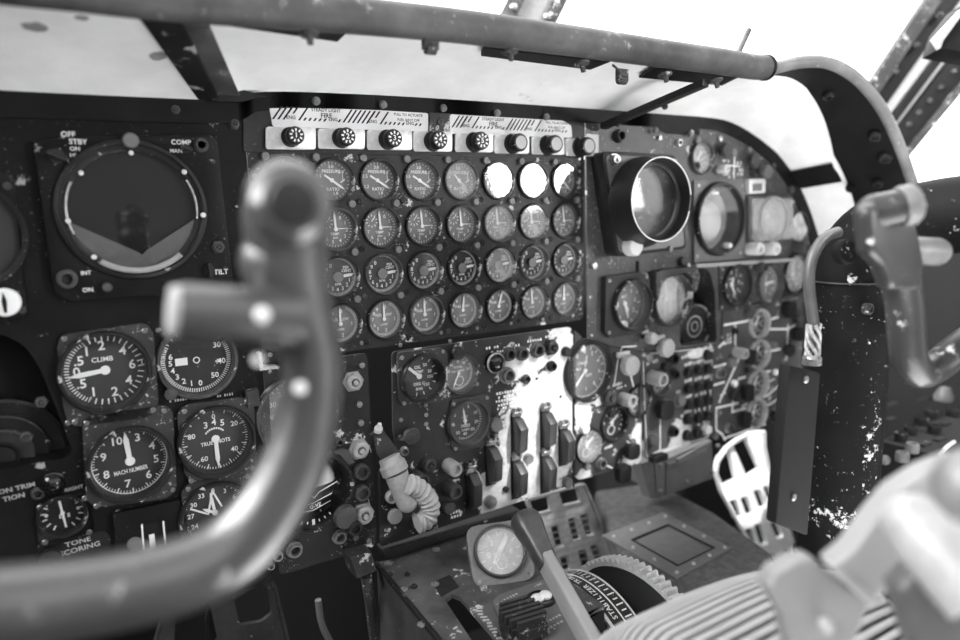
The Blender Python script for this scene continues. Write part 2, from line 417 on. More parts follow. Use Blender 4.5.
# ------------------------------------------------------------------ dial faces
def ticks(b, R, a0, a1, n, r0, r1, w, z):
    for i in range(n + 1):
        a = a0 + (a1 - a0) * i / n; s, c = cw(a); rm = (r0 + r1) / 2 * R
        b.rect(s * rm, c * rm, w * R, (r1 - r0) * R, z, -R_(a))
def nums(b, R, lst, r, size, z, upright=True):
    for a, t in lst:
        s, c = cw(a); b.text(t, s * r * R, c * r * R, size * R, 0 if upright else -R_(a), z)
def face(kind, R):
    b = MB(); z = .0004
    if kind == 'epr':
        ticks(b, R, -130, 165, 24, .86, .96, .03, z)
        nums(b, R, [(-72, '1.5'), (-118, '1.2'), (0, '3.0'), (52, '3.4'), (165, '1.8')], .70, .24, z)
        b.text('PRESSURE', 0, .46 * R, .23 * R, 0, z); b.text('RATIO', .05 * R, -.46 * R, .24 * R, 0, z)
        b.line([(.5 * R, -.1 * R), (.72 * R, .05 * R)], .06 * R, z); b.line([(.62 * R, .05 * R), (.60 * R, .5 * R)], .04 * R, z)
    elif kind == 'egt':
        ticks(b, R, 20, 300, 28, .84, .95, .035, z)
        nums(b, R, [(30, '0'), (62, '1'), (95, '2'), (125, '3'), (155, '4'), (190, '5'), (220, '6'), (250, '7')], .68, .27, z)
        for i in range(10):
            s, c = cw(i * 36); b.rect(-.42 * R + s * .3 * R, .36 * R + c * .3 * R, .05 * R, .12 * R, z, -R_(i * 36))
        b.text('TEMP', .0, -.26 * R, .2 * R, 0, z); b.text('EXH', .02 * R, -.46 * R, .15 * R, 0, z)
        b.line([(-.42 * R, .36 * R), (-.25 * R, .55 * R)], .05 * R, z); b.rect(.5 * R, .02 * R, .55 * R, .05 * R, z)
    elif kind == 'rpm':
        ticks(b, R, 95, 325, 46, .86, .96, .028, z); b.lathe([(.955 * R, z), (.985 * R, z)], 40)
        nums(b, R, [(330, '0'), (305, '9'), (280, '8'), (255, '7'), (230, '6'), (205, '5'), (182, '4'), (158, '3'), (132, '2'), (108, '1')], .69, .30, z)
        b.text('PER', .5 * R, .48 * R, .21 * R, 0, z); b.text('CENT', .52 * R, .30 * R, .21 * R, 0, z); b.text('RPM', .02 * R, -.40 * R, .19 * R, 0, z)
        b.rect(.60 * R, .02 * R, .50 * R, .09 * R, z, .12)
    elif kind == 'flow':
        ticks(b, R, 25, 250, 40, .82, .95, .04, z)
        nums(b, R, [(8, '0'), (-35, '9'), (-60, '8'), (-90, '7'), (-120, '6'), (95, '1'), (170, '2'), (-145, '5')], .66, .28, z)
        b.text('FUEL FLOW', 0, .22 * R, .22 * R, 0, z, sx=.85); b.text('x1000', 0, -.32 * R, .17 * R, 0, z)
        b.lathe([(.97 * R, z), (.985 * R, z)], 40)
    elif kind == 'climb':
        ticks(b, R, -150, -30, 24, .86, .98, .03, z); ticks(b, R, -30, 210, 24, .82, .98, .035, z)
        nums(b, R, [(-88, '0'), (-35, '1'), (-2, '2'), (45, '4'), (85, '6'), (125, '4'), (165, '2'), (-150, '1'), (-62, '.5'), (-118, '.5')], .68, .36, z)
        b.text('CLIMB', -.04 * R, .30 * R, .19 * R, 0, z)
        b.rect(.93 * R, .02 * R, .12 * R, .04 * R, z); b.rect(.93 * R, .08 * R, .03 * R, .14 * R, z)
    elif kind == 'alt':
        ticks(b, R, 60, 300, 60, .86, .98, .028, z); ticks(b, R, -100, 60, 14, .88, .98, .02, z)
        nums(b, R, [(176, '0'), (196, '1'), (214, '2'), (232, '3'), (250, '4'), (268, '5'), (284, '6'), (58, '30'), (100, '40'), (138, '50')], .72, .23, z)
        b.rect(-.42 * R, 0, .34 * R, .22 * R, z); b.lathe([(.07 * R, z), (.10 * R, z)], 14)
    elif kind == 'mach':
        ticks(b, R, -95, 255, 70, .90, .97, .02, z); ticks(b, R, -95, 255, 14, .84, .97, .035, z); b.lathe([(.97 * R, z), (1.0 * R, z)], 40)
        nums(b, R, [(22, '3'), (62, '4'), (98, '5'), (140, '6'), (190, '7'), (245, '8'), (290, '9'), (-25, '10')], .70, .33, z)
        b.text('MACH NUMBER', 0, -.30 * R, .18 * R, .05, z, sx=.7)
    elif kind == 'knots':
        ticks(b, R, 28, 330, 60, .90, .97, .02, z); ticks(b, R, 0, 330, 15, .82, .97, .03, z)
        nums(b, R, [(0, '0'), (58, '20'), (130, '40'), (212, '60'), (285, '80')], .70, .22, z)
        nums(b, R, [(-28, '3'), (0, '4'), (28, '5')], .52, .28, z)
        for i in range(9): s, c = cw(-50 + i * 12); b.rect(s * .33 * R, c * .33 * R, .05 * R, .06 * R, z)
        b.text('TRUE KNOTS', 0, -.12 * R, .17 * R, .04, z, sx=.85)
    elif kind == 'heading':
        ticks(b, R, 0, 355, 71, .90, .97, .025, z); ticks(b, R, 0, 350, 35, .86, .97, .03, z)
        nums(b, R, [(0, '0'), (30, '3'), (-30, '33'), (-58, '30'), (-88, '27'), (-118, '24'), (60, '6'), (90, '9')], .72, .21, z)
        b.line([(-.7 * R, .28 * R), (-.2 * R, -.02 * R), (-.02 * R, .72 * R), (.22 * R, .15 * R)], .06 * R, z)
    elif kind == 'trim':
        ticks(b, R, -150, -60, 4, .72, .96, .07, z); ticks(b, R, 60, 150, 4, .72, .96, .07, z); ticks(b, R, -50, 50, 6, .80, .95, .05, z)
        b.disc(.09 * R, z, 12, x=-.72 * R, y=.02 * R); b.disc(.09 * R, z, 12, x=.72 * R, y=.08 * R)
        b.text('E   E', .08 * R, -.2 * R, .28 * R, 0, z)
    elif kind == 'temp':
        ticks(b, R, -60, 190, 10, .80, .96, .045, z)
        nums(b, R, [(35, '50'), (75, '30'), (100, '100'), (140, '150')], .60, .22, z)
        b.text('OIL', -.05 * R, .42 * R, .22 * R, 0, z); b.text('TEMP', .0 * R, .2 * R, .2 * R, 0, z)
        b.text('DEG C', 0, -.38 * R, .2 * R, 0, z); b.text('ENG', 0, -.62 * R, .18 * R, 0, z)
    elif kind == 'press':
        ticks(b, R, 60, 200, 20, .80, .95, .045, z); ticks(b, R, -130, 60, 10, .84, .95, .03, z)
        nums(b, R, [(0, '0'), (35, '10'), (75, '20'), (-40, '40'), (-75, '50')], .66, .22, z)
        b.text('TOTAL', 0, .34 * R, .18 * R, 0, z); b.text('FUEL WEIGHT', 0, .12 * R, .15 * R, 0, z, sx=.9)
        b.lathe([(.25 * R, z), (.29 * R, z)], 18, T(.06 * R, -.45 * R))
    elif kind == 'flaps':
        ticks(b, R, -120, 200, 40, .84, .96, .035, z)
        nums(b, R, [(20, '0'), (65, '10'), (105, '20'), (140, '30'), (-60, '60'), (-100, '70'), (180, '40'), (215, '50')], .68, .22, z)
        b.text('FEET', .02 * R, .15 * R, .16 * R, 0, z); b.text('PRESS', .05 * R, -.28 * R, .2 * R, 0, z); b.text('CABIN', .05 * R, -.48 * R, .16 * R, 0, z)
    elif kind == 'fuel':
        ticks(b, R, -130, 130, 13, .80, .95, .05, z)
        nums(b, R, [(-90, '0'), (-40, '4'), (10, '8'), (60, '12')], .58, .26, z)
        b.text('LBS', 0, .22 * R, .22 * R, 0, z); b.lathe([(.26 * R, z), (.31 * R, z)], 16, T(0, -.5 * R))
        nums(b, R, [(30, '2'), (150, '6'), (270, '4')], .16, .14, z)
    elif kind == 'quant':
        ticks(b, R, -140, 140, 10, .74, .92, .06, z)
        nums(b, R, [(-100, '0'), (-35, '2'), (30, '4'), (95, '6')], .52, .34, z); b.text('FUEL', 0, -.12 * R, .26 * R, 0, z)
        b.lathe([(.2 * R, z), (.25 * R, z)], 14, T(0, -.52 * R))
    elif kind == 'clock':
        ticks(b, R, 0, 330, 11, .82, .95, .05, z)
        nums(b, R, [(0, '0'), (40, '1'), (80, '2'), (120, '3'), (160, '4'), (200, '5'), (240, '6'), (320, '9')], .66, .26, z)
        b.text('ALT', 0, .3 * R, .18 * R, 0, z); b.rect(-.5 * R, -.02 * R, .34 * R, .24 * R, z)
    elif kind == 'radio':
        ticks(b, R, 0, 350, 35, .84, .95, .03, z); nums(b, R, [(30 * i, t) for i, t in enumerate(['N', '3', '6', 'E', '12', '15', 'S', '21', '24', 'W', '30', '33'])], .68, .2, z)
        b.line([(0, .5 * R), (0, -.5 * R)], .05 * R, z)
    elif kind == 'big':
        ticks(b, R, -140, 140, 14, .82, .95, .035, z)
        nums(b, R, [(0, '0'), (30, '2'), (65, '4'), (98, '6'), (140, '8'), (-110, '40'), (-70, '30'), (-35, '10'), (175, '1')], .72, .2, z)
        b.text('CABIN', -.1 * R, .3 * R, .16 * R, 0, z); b.text('ALT', -.3 * R, .1 * R, .14 * R, 0, z); b.text('DIFF', .2 * R, -.2 * R, .16 * R, 0, z)
        b.line([(.02 * R, .15 * R), (.1 * R, .55 * R)], .05 * R, z)
    return b
FACES = {}
def face_mesh(kind, R, mat='mark_white'):
    k = (kind, round(R, 4), mat)
    if k not in FACES: FACES[k] = face(kind, R).mesh('markings', mat, smooth=0)
    return FACES[k]
BEZ = {}
def bezel_mesh(R, style, mat):
    k = (round(R, 4), style, mat)
    if k not in BEZ:
        b = MB(); h = {'low': .005, 'mid': .008, 'tall': .016, 'deep': .010}[style]; d = {'deep': -.03}.get(style, -.010)
        b.lathe([(R * .88, d), (R * .88, h * .6), (R * .905, h), (R * .965, h), (R, h * .55), (R, .0002), (R * .92, .0002), (R * .92, d)], 40, closed=True)
        BEZ[k] = b.mesh('bezel', mat, smooth=40)
    return BEZ[k]
HOLES = {}          # panel key -> holes
def gauge(cx, cy, hh, label, kind, panel, pointer=None, name='round_gauge', group=None, style='low', bez='bezel_black', dial='dial_black',
          glass='glass_clear', flange=None, Y=0.0, pos=None, R=None, mark='mark_white', ring=None, plen=.72, pw=.075, hub=None, tail=.2, pmat='mark_white', cat='gauge', extra=None, flmat='frame_dark', pc=(0, 0)):
    if pos is None:
        pos = U(cx, cy, Y); R = rad_of(cx, cy, hh, Y) if R is None else R
    r = empty(name, pos, label, cat, group)
    if panel: HOLES.setdefault(panel, []).append(circle(pos.x, pos.z, R * .93))
    if flange is not None:
        fl, th = flange
        b = MB(); b.plate([(p[0] - pos.x, p[1] - pos.z) for p in fl], [circle(0, 0, R * .97)], 0.0004, th)
        b.build('flange', flmat, r, bevel=0)
        for q in flange_corners(fl, pos): screw(r, q[0], q[1], .0032, th)
    put(bezel_mesh(R, style, bez), 'bezel', r, (0, 0, (flange[1] if flange else 0)))
    b = MB(); dz = -.026 if style == 'deep' else -.0075
    b.disc(R * .885, 0, 36); d = b.build('dial', dial, r); d.location = (0, 0, dz)
    m = face_mesh(kind, R * .87, mark); put(m, 'markings', d)
    if ring: b = MB(); b.lathe([(R * .84, 0), (R * .86, .0012), (R * .885, .0012)], 40); o = b.build('dial_ring', ring, r); o.location = (0, 0, dz + .0008)
    for k, a in enumerate(pointer if isinstance(pointer, (list, tuple)) else ([] if pointer is None else [pointer])):
        L = R * .87 * (plen if k == 0 else plen * .6); w = R * pw
        b = MB(); b.prism([(-w * .6, -L * tail), (w * .6, -L * tail), (w * .7, L * .7), (0, L), (-w * .7, L * .7)], 0, .0006)
        b.lathe([(w * 1.3, 0), (w * 1.3, .0012)], 14)
        o = b.build('pointer', pmat, r); o.location = (pc[0] * R, pc[1] * R, dz + .0015 + .0008 * k); o.rotation_euler = (0, 0, -R_(a))
    if hub: b = MB(); b.lathe([(R * hub, 0), (R * hub, .0015), (R * hub * .9, .0022), (1e-6, .0022)], 24); o = b.build('hub', 'lamp_gray', r); o.location = (0, 0, dz + .003)
    b = MB(); b.disc(R * .89, 0, 36); o = b.build('glass', glass, r); o.location = (0, 0, .0025 + (flange[1] if flange else 0))
    if extra: extra(r, R, dz)
    return r
def flange_corners(fl, pos):
    xs = [p[0] for p in fl]; ys = [p[1] for p in fl]; a, b_, c, d = min(xs), max(xs), min(ys), max(ys)
    e = .055 * (b_ - a) + .0015
    return [(a + e * 1.3 - pos.x, c + e * 1.3 - pos.z), (b_ - e * 1.3 - pos.x, c + e * 1.3 - pos.z), (a + e * 1.3 - pos.x, d - e * 1.3 - pos.z), (b_ - e * 1.3 - pos.x, d - e * 1.3 - pos.z)]
def sqflange(x, y, w, h, cham): 
    return rpoly([(x - w / 2 + cham, y - h / 2), (x + w / 2 - cham, y - h / 2), (x + w / 2, y - h / 2 + cham), (x + w / 2, y + h / 2 - cham), (x + w / 2 - cham, y + h / 2), (x - w / 2 + cham, y + h / 2), (x - w / 2, y + h / 2 - cham), (x - w / 2, y - h / 2 + cham)], cham * .3, 2)
# ------------------------------------------------------------------ instrument panels: first the gauges (they register their holes)
ORD = ['first', 'second', 'third', 'fourth', 'fifth', 'sixth', 'seventh', 'eighth']
ROWN = ['top row', 'second row', 'third row', 'bottom row']
KN = [('epr', 'pressure ratio gauge'), ('egt', 'exhaust temperature gauge'), ('rpm', 'percent RPM gauge'), ('flow', 'fuel flow gauge')]
PTR = {'epr': [125, 125, 122, 122, 140, 135, 140, 135], 'egt': [[-4]] * 8, 'rpm': [[82]] * 8, 'flow': [[0], [0], [0], [-1], [6], [18], [-3], [2]]}
GL = {(0, 4): 'glass_hazy', (1, 5): 'glass_hazy', (1, 6): 'glass_hazy', (2, 5): 'glass_hazy', (3, 4): 'glass_dust_haze', (1, 7): 'glass_dust_haze', (2, 6): 'glass_clear', (2, 7): 'glass_clear'}  # haze paints the dials' grey sky reflection into the glass
PV = .9918 * S
for j in range(4):
    for i in range(8):
        k, nm = KN[j]
        p = PTR[k][i]
        gauge(0, 0, 0, 'small %s in the %s, %s counted from the hooded scope' % (nm, ROWN[j], ORD[7 - i]), k, 'engine', pos=Vector(((i - 4) * S, 0, -(j - 1.5) * PV)), R=.0289,
              pointer=p, name='engine_gauge', group='engine gauges in the centre panel', bez='bezel_black' if (i * 3 + j) % 4 else 'bezel_gray',
              dial='dial_gray' if j != 2 else 'dial_black', glass=GL.get((j, i), 'glass_dust_haze' if (i + j) % 2 else 'glass_clear'), ring='ring_light' if j in (2,) else ('lamp_gray' if j == 1 else None),
              hub=.26 if j == 2 else None, plen=.95 if j != 0 else .86, tail=.12 if j != 0 else .55, pc=(0, .0) if j != 1 else (.05, 0))
# left (captain's) gauges
def flq(pts, th=.006): return (rpoly(px(pts), .006, 3), th)
gauge(105.5, 371, 41, 'large round CLIMB gauge with white pointer resting on zero', 'climb', 'left', [-96], style='mid', flange=(rpoly(px([(62, 334), (145, 322), (153, 332), (158, 405), (148, 417), (72, 426), (64, 412), (57, 345)]), .008, 3), .006), Y=0, tail=.0, plen=.92, pw=.085, flmat='frame_gray', dial='dial_black', name='climb_gauge', glass='glass_clear')
gauge(197.5, 361, 38, 'round black gauge with white counter window beside the climb gauge', 'alt', 'left', None, style='mid', bez='bezel_gray', name='altimeter_gauge', dial='bezel_black')
gauge(130.5, 462.5, 38, 'large round MACH NUMBER gauge with white pointer straight up', 'mach', 'left', [-4], style='mid', flange=(rpoly(px([(82, 420), (92, 413), (165, 404), (172, 410), (176, 488), (166, 497), (95, 506), (86, 498)]), .007, 3), .006), tail=0, plen=.92, pw=.09, flmat='frame_gray', name='mach_gauge')
gauge(216.5, 440, 36, 'round TRUE KNOTS gauge with white pointer straight down', 'knots', 'left', [179], style='mid', flange=(rpoly(px([(176, 412), (186, 403), (244, 396), (253, 403), (256, 466), (247, 474), (192, 482), (184, 474)]), .007, 3), .006), tail=.0, plen=.92, pw=.08, flmat='frame_gray', name='airspeed_gauge')
gauge(216, 514, 34, 'round heading gauge with open arrow pointers under the TRUE KNOTS gauge', 'heading', 'left', [-8, -60], style='mid', flange=(rpoly(px([(180, 490), (190, 480), (246, 473), (254, 482), (258, 545), (250, 552), (196, 560), (188, 552)]), .007, 3), .006), tail=.1, pw=.06, flmat='frame_gray', name='heading_gauge')
gauge(62.5, 515, 21, 'small black trim gauge with upright white needle beside the MACH gauge', 'trim', 'left', [-6], style='low', tail=.85, plen=.95, pw=.07, name='trim_gauge', dial='bezel_black', flange=(rpoly(px([(36, 504), (84, 492), (91, 498), (94, 530), (88, 536), (44, 546), (38, 540)]), .004, 3), .004))
gauge(312, 490, 41, 'large attitude gauge with white sky half low behind the control yoke', 'none', 'lower_left', None, style='deep', bez='bezel_black', name='attitude_gauge', dial='bezel_black', glass='glass_clear')
gauge(297, 415, 41, 'big plain glass gauge half hidden behind the control yoke', 'radio', 'lower_left', [60], style='mid', bez='bezel_gray', name='compass_gauge', dial='dial_gray', glass='glass_dust_haze', mark='mark_dim')
# lower centre
gauge(421, 377, 24, 'round OIL TEMP gauge in a square chipped flange on the switch panel', 'temp', 'switch', [-48], style='mid', flange=(rpoly(px([(396, 352), (440, 347), (446, 352), (445, 396), (440, 401), (402, 405), (397, 400)]), .006, 3), .006), tail=0, plen=.98, pw=.09, name='oil_gauge', flmat='frame_gray')
gauge(460.5, 374, 20, 'round fuel weight gauge held in a grey clamp beside the oil gauge', 'press', 'switch', [205], bez='bezel_gray', name='fuel_gauge', dial='dial_gray', tail=.1, plen=.9, pw=.06, glass='glass_dust_haze')
gauge(467, 421.5, 23, 'round black cabin pressure gauge below the fuel weight gauge', 'flaps', 'switch', [-8], bez='bezel_gray', style='mid', name='cabin_gauge', tail=.3, plen=.66, pw=.07, flange=(rpoly(px([(450, 400), (485, 393), (490, 398), (489, 440), (484, 446), (456, 451), (450, 446)]), .005, 3), .003), flmat='panel_worn')
gauge(587.5, 371.5, 30, 'largest pale round gauge beside the guarded switches', 'big', 'fuel', [222], bez='bezel_black', style='mid', name='cabin_gauge', dial='dial_gray', glass='glass_dust_haze', pw=.06, plen=.9, ring='ring_light', tail=.1)
gauge(638, 401, 16.5, 'small fuel gauge, highest of the three on the chipped panel', 'fuel', 'fuel', [65], name='fuel_gauge', group='small fuel gauges on the worn panel', dial='dial_gray', glass='glass_dust_haze', pw=.1, tail=0, bez='bezel_black')
gauge(614, 423, 18, 'small dark fuel gauge, middle one of the three on the chipped panel', 'fuel', 'fuel', [50], name='fuel_gauge', group='small fuel gauges on the worn panel', dial='dial_black', glass='glass_clear', pw=.1, tail=0)
gauge(589, 446, 18, 'small pale fuel gauge, lowest of the three on the chipped panel', 'fuel', 'fuel', [50], name='fuel_gauge', group='small fuel gauges on the worn panel', dial='dial_gray', glass='glass_hazy', pw=.1, tail=0)
gauge(660, 383, 13.5, 'small gauge half hidden by a pale knob beside the push buttons', 'quant', 'button', [50], name='fuel_gauge', dial='dial_gray', bez='bezel_gray', glass='glass_dust_haze')
# upper right
gauge(627, 304, 26, 'round altimeter in a square black case directly under the hooded scope', 'clock', 'right', [160, 150], style='mid', flange=(rpoly(px([(606, 277), (640, 272), (650, 277), (650, 328), (640, 333), (610, 338), (605, 332)], -.012), .004, 3), .012), name='altimeter_gauge', dial='dial_gray', glass='glass_dust_haze', pw=.07, flmat='frame_dark', pmat='mark_white', bez='bezel_black')
gauge(668, 299, 27, 'round pale gauge with a chipped collar beside the arched recess', 'radio', 'right', [0], style='tall', bez='frame_gray', name='course_gauge', dial='ball_gray', glass='glass_hazy', pw=.05)
gauge(700.5, 158, 17, 'small round gauge under the arch, topmost on its panel', 'quant', 'right', [40], name='vacuum_gauge', dial='dial_gray', glass='glass_hazy', bez='bezel_gray', style='mid')
gauge(716, 219, 37, 'large square-framed attitude gauge with bright reflections beside the hooded scope', 'none', 'right', None, style='deep', bez='bezel_black', name='attitude_gauge', dial='ball_gray', glass='glass_dust_haze', flange=(rpoly(px([(691.5, 181), (741, 179), (742, 258), (692, 263)]), .004, 3), .006), flmat='plate_gray')
gauge(768, 219, 23, 'square hazy-glass heading gauge with twin pale knobs under the arch', 'radio', 'right', [10], style='mid', bez='knob_gray', name='heading_gauge', dial='ball_gray', glass='glass_white', flange=(rpoly(px([(745.5, 197), (789, 197), (790, 239), (745.5, 243.5)]), .004, 3), .008), flmat='plate_gray', extra=lambda r, R, dz: MB().plate([(x - r.location.x, z - r.location.z) for x, z in rpoly(px([(747, 199), (787.5, 199), (788.5, 238), (747, 241.5)]), .004, 3)], [], .0115, .0125).build('cover_glass', 'glass_hazy', r))
gauge(798, 227, 16, 'small round white-faced gauge at the end of the arched panel', 'none', 'right', None, name='clock_gauge', dial='ball_gray', glass='glass_white', bez='bezel_gray')
gauge(734, 285, 21.5, 'round altimeter in a square plate below the reflecting attitude gauge', 'clock', 'right', [150, 20], name='altimeter_gauge', dial='dial_black', glass='glass_dust_haze', style='mid', flange=(rpoly(px([(718, 265), (750, 262), (751, 303), (746, 308), (719, 311)]), .004, 3), .004), flmat='frame_gray')
gauge(769, 284, 20.5, 'round pale gauge directly below the square hazy-glass gauge', 'radio', 'right', [80], name='turn_gauge', dial='dial_gray', glass='glass_dust_haze', style='mid', bez='bezel_gray')
gauge(795, 274, 21, 'round pale gauge touching the grey conduit below the white-faced gauge', 'mach', 'right', [0], name='mach_gauge', dial='dial_gray', glass='glass_hazy', style='mid', bez='bezel_black')
for k, (cx, cy) in enumerate([(758.5, 323.5), (758.5, 354), (757, 384), (755.5, 413)]):
    gauge(cx, cy, 15, 'small light-ringed gauge, %s from the top in the column on the line-diagram panel' % ORD[k], 'quant', 'diagram', [30], name='fuel_gauge', group='column of gauges on the line-diagram panel', dial='dial_black', bez='ring_light', glass='glass_dust_haze', style='mid', ring='lamp_gray')

# ---- panel sheets
def panel(name, key, outline, holes, label, mat, th=.003, rnd=.004, z=0, cat='instrument panel'):
    b = MB(); b.plate(rpoly(outline, rnd, 3), HOLES.get(key, []) + holes, z - th, z)
    o = b.build(name, mat); o.rotation_euler = (R_(90), 0, 0)
    return tag(o, label, cat)
ZT = .188
recL = px([(-60, 340), (0, 333), (25, 345), (40, 368), (51, 395), (61, 420), (73, 453), (62, 459), (0, 469), (-60, 479)])
A = panel('instrument_panel', 'left', [(-.95, -.43), (-.309, -.43), (-.309, -.14), (-.300, -.13), (-.300, .172), (-.95, .172)], [rpoly(recL, .01, 3)], 'black panel carrying the climb, MACH and airspeed gauges behind the blurred yoke', 'panel_black')
lx, ly = loc2(366, 353); rx, ry = loc2(377, 546)
B = panel('instrument_panel', 'lower_left', [(-.300, ry), (rx, ry), (lx + .002, ly), (-.300, ly)], [], 'narrow dark panel with a column of lock nuts beside the dark gap', 'panel_gray', rnd=.008)
ez = loc2(480, 336)[1]
EN = panel('instrument_panel', 'engine', [(-.299, ez + .004), (loc2(583, 318)[0], ez + .004), (loc2(584, 122)[0], ZT), (-.299, ZT)], [], 'grey centre panel holding four rows of small engine gauges', 'panel_gray', rnd=[.004, .012, .004, .004])
sw = px([(380, 547), (574, 484), (573, 332), (570, 327), (392, 352), (393, 430), (397, 452), (379, 470)])
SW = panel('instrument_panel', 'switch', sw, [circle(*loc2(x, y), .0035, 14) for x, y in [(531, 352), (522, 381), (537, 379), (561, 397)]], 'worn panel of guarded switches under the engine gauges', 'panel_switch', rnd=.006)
FU = panel('instrument_panel', 'fuel', px([(575, 330), (588, 343), (640, 352), (641, 463), (600, 474), (579, 480), (575, 476)]), [], 'chipped panel with three small fuel gauges beside the guarded switches', 'panel_worn2', rnd=.004)
BU = panel('instrument_panel', 'button', px([(642, 353), (714, 346), (709, 438), (646, 459)]), [], 'panel with rows of black push buttons under the dark arched recess', 'panel_buttons', rnd=.003)
DI = panel('instrument_panel', 'diagram', px([(723, 311), (802, 297), (801, 411), (765, 422), (711, 438), (713, 350), (722, 342)]), [], 'grey panel printed with white line diagrams beside the dark box', 'panel_diagram', rnd=.004)
OUT = [(.50, .194), (.56, .189), (.616, .174), (.68, .15), (.726, .127), (.775, .09), (.814, .046), (.85, 0), (.874, -.05), (.89, -.12), (.895, -.2)]
recR = px([(680, 346), (680, 288), (689, 271), (700, 266), (710, 272), (715, 290), (717, 342)])
gx = loc2(586, 200)[0]
RI = panel('instrument_panel', 'right', [(gx, ZT)] + OUT + px([(799, 296), (721, 307), (720, 345), (642, 351), (588, 342)]), [rpoly(recR, .008, 3), circle(*loc2(641, 204), .05)], 'grey arched panel carrying the hooded scope and square gauges', 'panel_right', rnd=0.0)
def scrib(b, x, y, w, h, n, z=.0006, rot=0, gap=.35):
    """a line of print too small to read"""
    d = w / n
    for i in range(n):
        if random.random() < .15: continue
        q = -w / 2 + (i + .5) * d
        b.rect(x + q * math.cos(rot), y + q * math.sin(rot), d * (1 - gap) * random.uniform(.7, 1.1), h * random.uniform(.7, 1.0), z, rot)
# ---- fittings on the engine panel
for j in range(4):
    for i in range(8):
        X = (i - 4) * S; Z = -(j - 1.5) * PV
        if j == 0: knob(EN, X - .0225, Z + .0285, .0052, 'cap', 'lamp_gray')
        else: knob(EN, X + .0225, Z + .0325, .0052, 'cap', 'lamp_gray')
        if i < 7: screw(EN, X + S / 2 + .002, Z - S / 2 + .004, .0042, 0, 'bezel_black' if (i + j) % 3 else 'bezel_gray')
for j in range(4):
    screw(EN, .222, .13 - j * .075, .003); screw(EN, .222, .11 - j * .075, .0024)
    screw(EN, -.292, .10 - j * .08, .0034)
for i in range(9): screw(EN, -.29 + i * .062, ez + .013, .003)
# ---- fire warning strip
fire = empty('fire_warning_strip', U(425, 118, 0), 'striped white fire warning strip along the top of the engine panel', 'warning strip')
fo = fire.location
def toL(pts): return [(x - fo.x, z - fo.z) for x, z in px(pts)]
b = MB(); b.plate(rpoly(toL([(243, 100), (584, 123), (584, 158), (243, 152)]), .004, 3), [], .0002, .002); b.build('backing', 'frame_dark', fire)
for k, (q, sx0) in enumerate([([(268, 104), (427, 113.5), (427, 132), (400, 131), (272, 127)], 0), ([(449, 114.5), (562, 121), (570, 126), (571, 138), (449, 134)], 1)]):
    P = toL(q); b = MB(); b.plate(rpoly(P, .003, 3), [], .002, .0032); pl = b.build('placard', 'mark_white', fire)
    b = MB(); x0 = min(p[0] for p in P); x1 = max(p[0] for p in P); yt = max(p[1] for p in P); yb = min(p[1] for p in P)
    w = x1 - x0; txt = [(x0 + w * .33, 'STEADY LIGHT', 'FIRE'), (x0 + w * .86, 'PULL TO ACTUATE', 'FUEL SHUT OFF')]
    n = int(w / .0068); hh_ = yt - yb
    for i in range(n):
        xs = x0 + .001 + (w - .018) * i / (n - 1)
        segs = [(yb + .009, yt - .0015)]; eng = any(abs(xs + .004 - (x0 + w * (.12 + .25 * q))) < .007 for q in range(4))
        if any(abs(xs + .011 - t[0]) < (.027 if t[2] == 'FIRE' else .030) for t in txt): segs = [] if eng else [(yb + .009, yb + hh_ * .47)]
        elif eng: segs = [(yb + .017, yt - .0015)]
        for y0, y1 in segs:
            h = y1 - y0; b.add([(xs + .0014, y0, .0034), (xs + .0040, y0, .0034), (xs + .0040 + h * .75, y1, .0034), (xs + .0014 + h * .75, y1, .0034)], [(0, 1, 2, 3)])
    for t in txt:
        b.text(t[1], t[0], yt - .0042, .0058 if t[1][0] == 'S' else .0050, 0, .0034); b.text(t[2], t[0], yt - .0110, .0085 if t[2] == 'FIRE' else .0048, 0, .0034)
    for i in range(4): b.text('ENG', x0 + w * (.12 + .25 * i), yb + .012, .006, 0, .0034)
    b.build('markings', 'void', pl, smooth=0)
b = MB(); P = toL([(428, 113), (448, 114), (448, 132), (428, 131)]); b.plate(P, [], .002, .005); b.build('bracket', 'frame_gray', fire); screw(fire, sum(p[0] for p in P) / 4, sum(p[1] for p in P) / 4, .0052, .005, 'bezel_gray')
FH = [(265, 315, 127, 150, 290, 137.5), (317, 364, 129, 149.5, 340.5, 138.5), (366, 411, 130, 150.5, 386.5, 140), (412, 451, 131.5, 152, 431.5, 141.5), (454, 492, 133.5, 152.5, 473, 142.5), (493, 528, 135, 154, 511, 144), (530, 563, 137, 155, 546, 145.5), (564, 593, 138.5, 156.5, 578.5, 147.5)]
for i, (a, b2, c, d, kx, ky) in enumerate(FH):
    p = U(kx, ky, -.003)
    h = empty('fire_pull', p, 'round black fire handle on a pale plate, %s counted from the hooded scope' % ORD[7 - i], 'handle', 'fire pull handles over the engine gauges')
    P = [(x - p.x, z - p.z) for x, z in px([(a, c), (b2, c + .3), (b2, d), (a, d - .5)], -.003)]
    b = MB(); b.prism(rpoly(P, .004, 3), .0004, .004); b.build('plate', 'metal_light', h, bevel=.0008)
    r = rad_of(kx, ky, 9)
    b = MB(); b.lathe([(r * 1.15, .004), (r * 1.1, .007), (r * .7, .009), (r * .7, .013), (r, .015), (r, .024), (r * .88, .0265), (1e-6, .0265)], 28); kn = b.build('knob', 'bezel_black', h)
    b = MB()
    if i < 5:
        for q in range(9):
            s, c_ = cw(q * 40); b.rect(s * r * .6, c_ * r * .6, r * .18, r * .3, .0268, -R_(q * 40))
        b.text('%d' % (i + 1), 0, 0, r * .8, 0, .0268)
    else: b.disc(r * .72, .0268, 20)
    b.build('markings', 'mark_white' if i < 5 else 'mark_dim', kn, smooth=0)
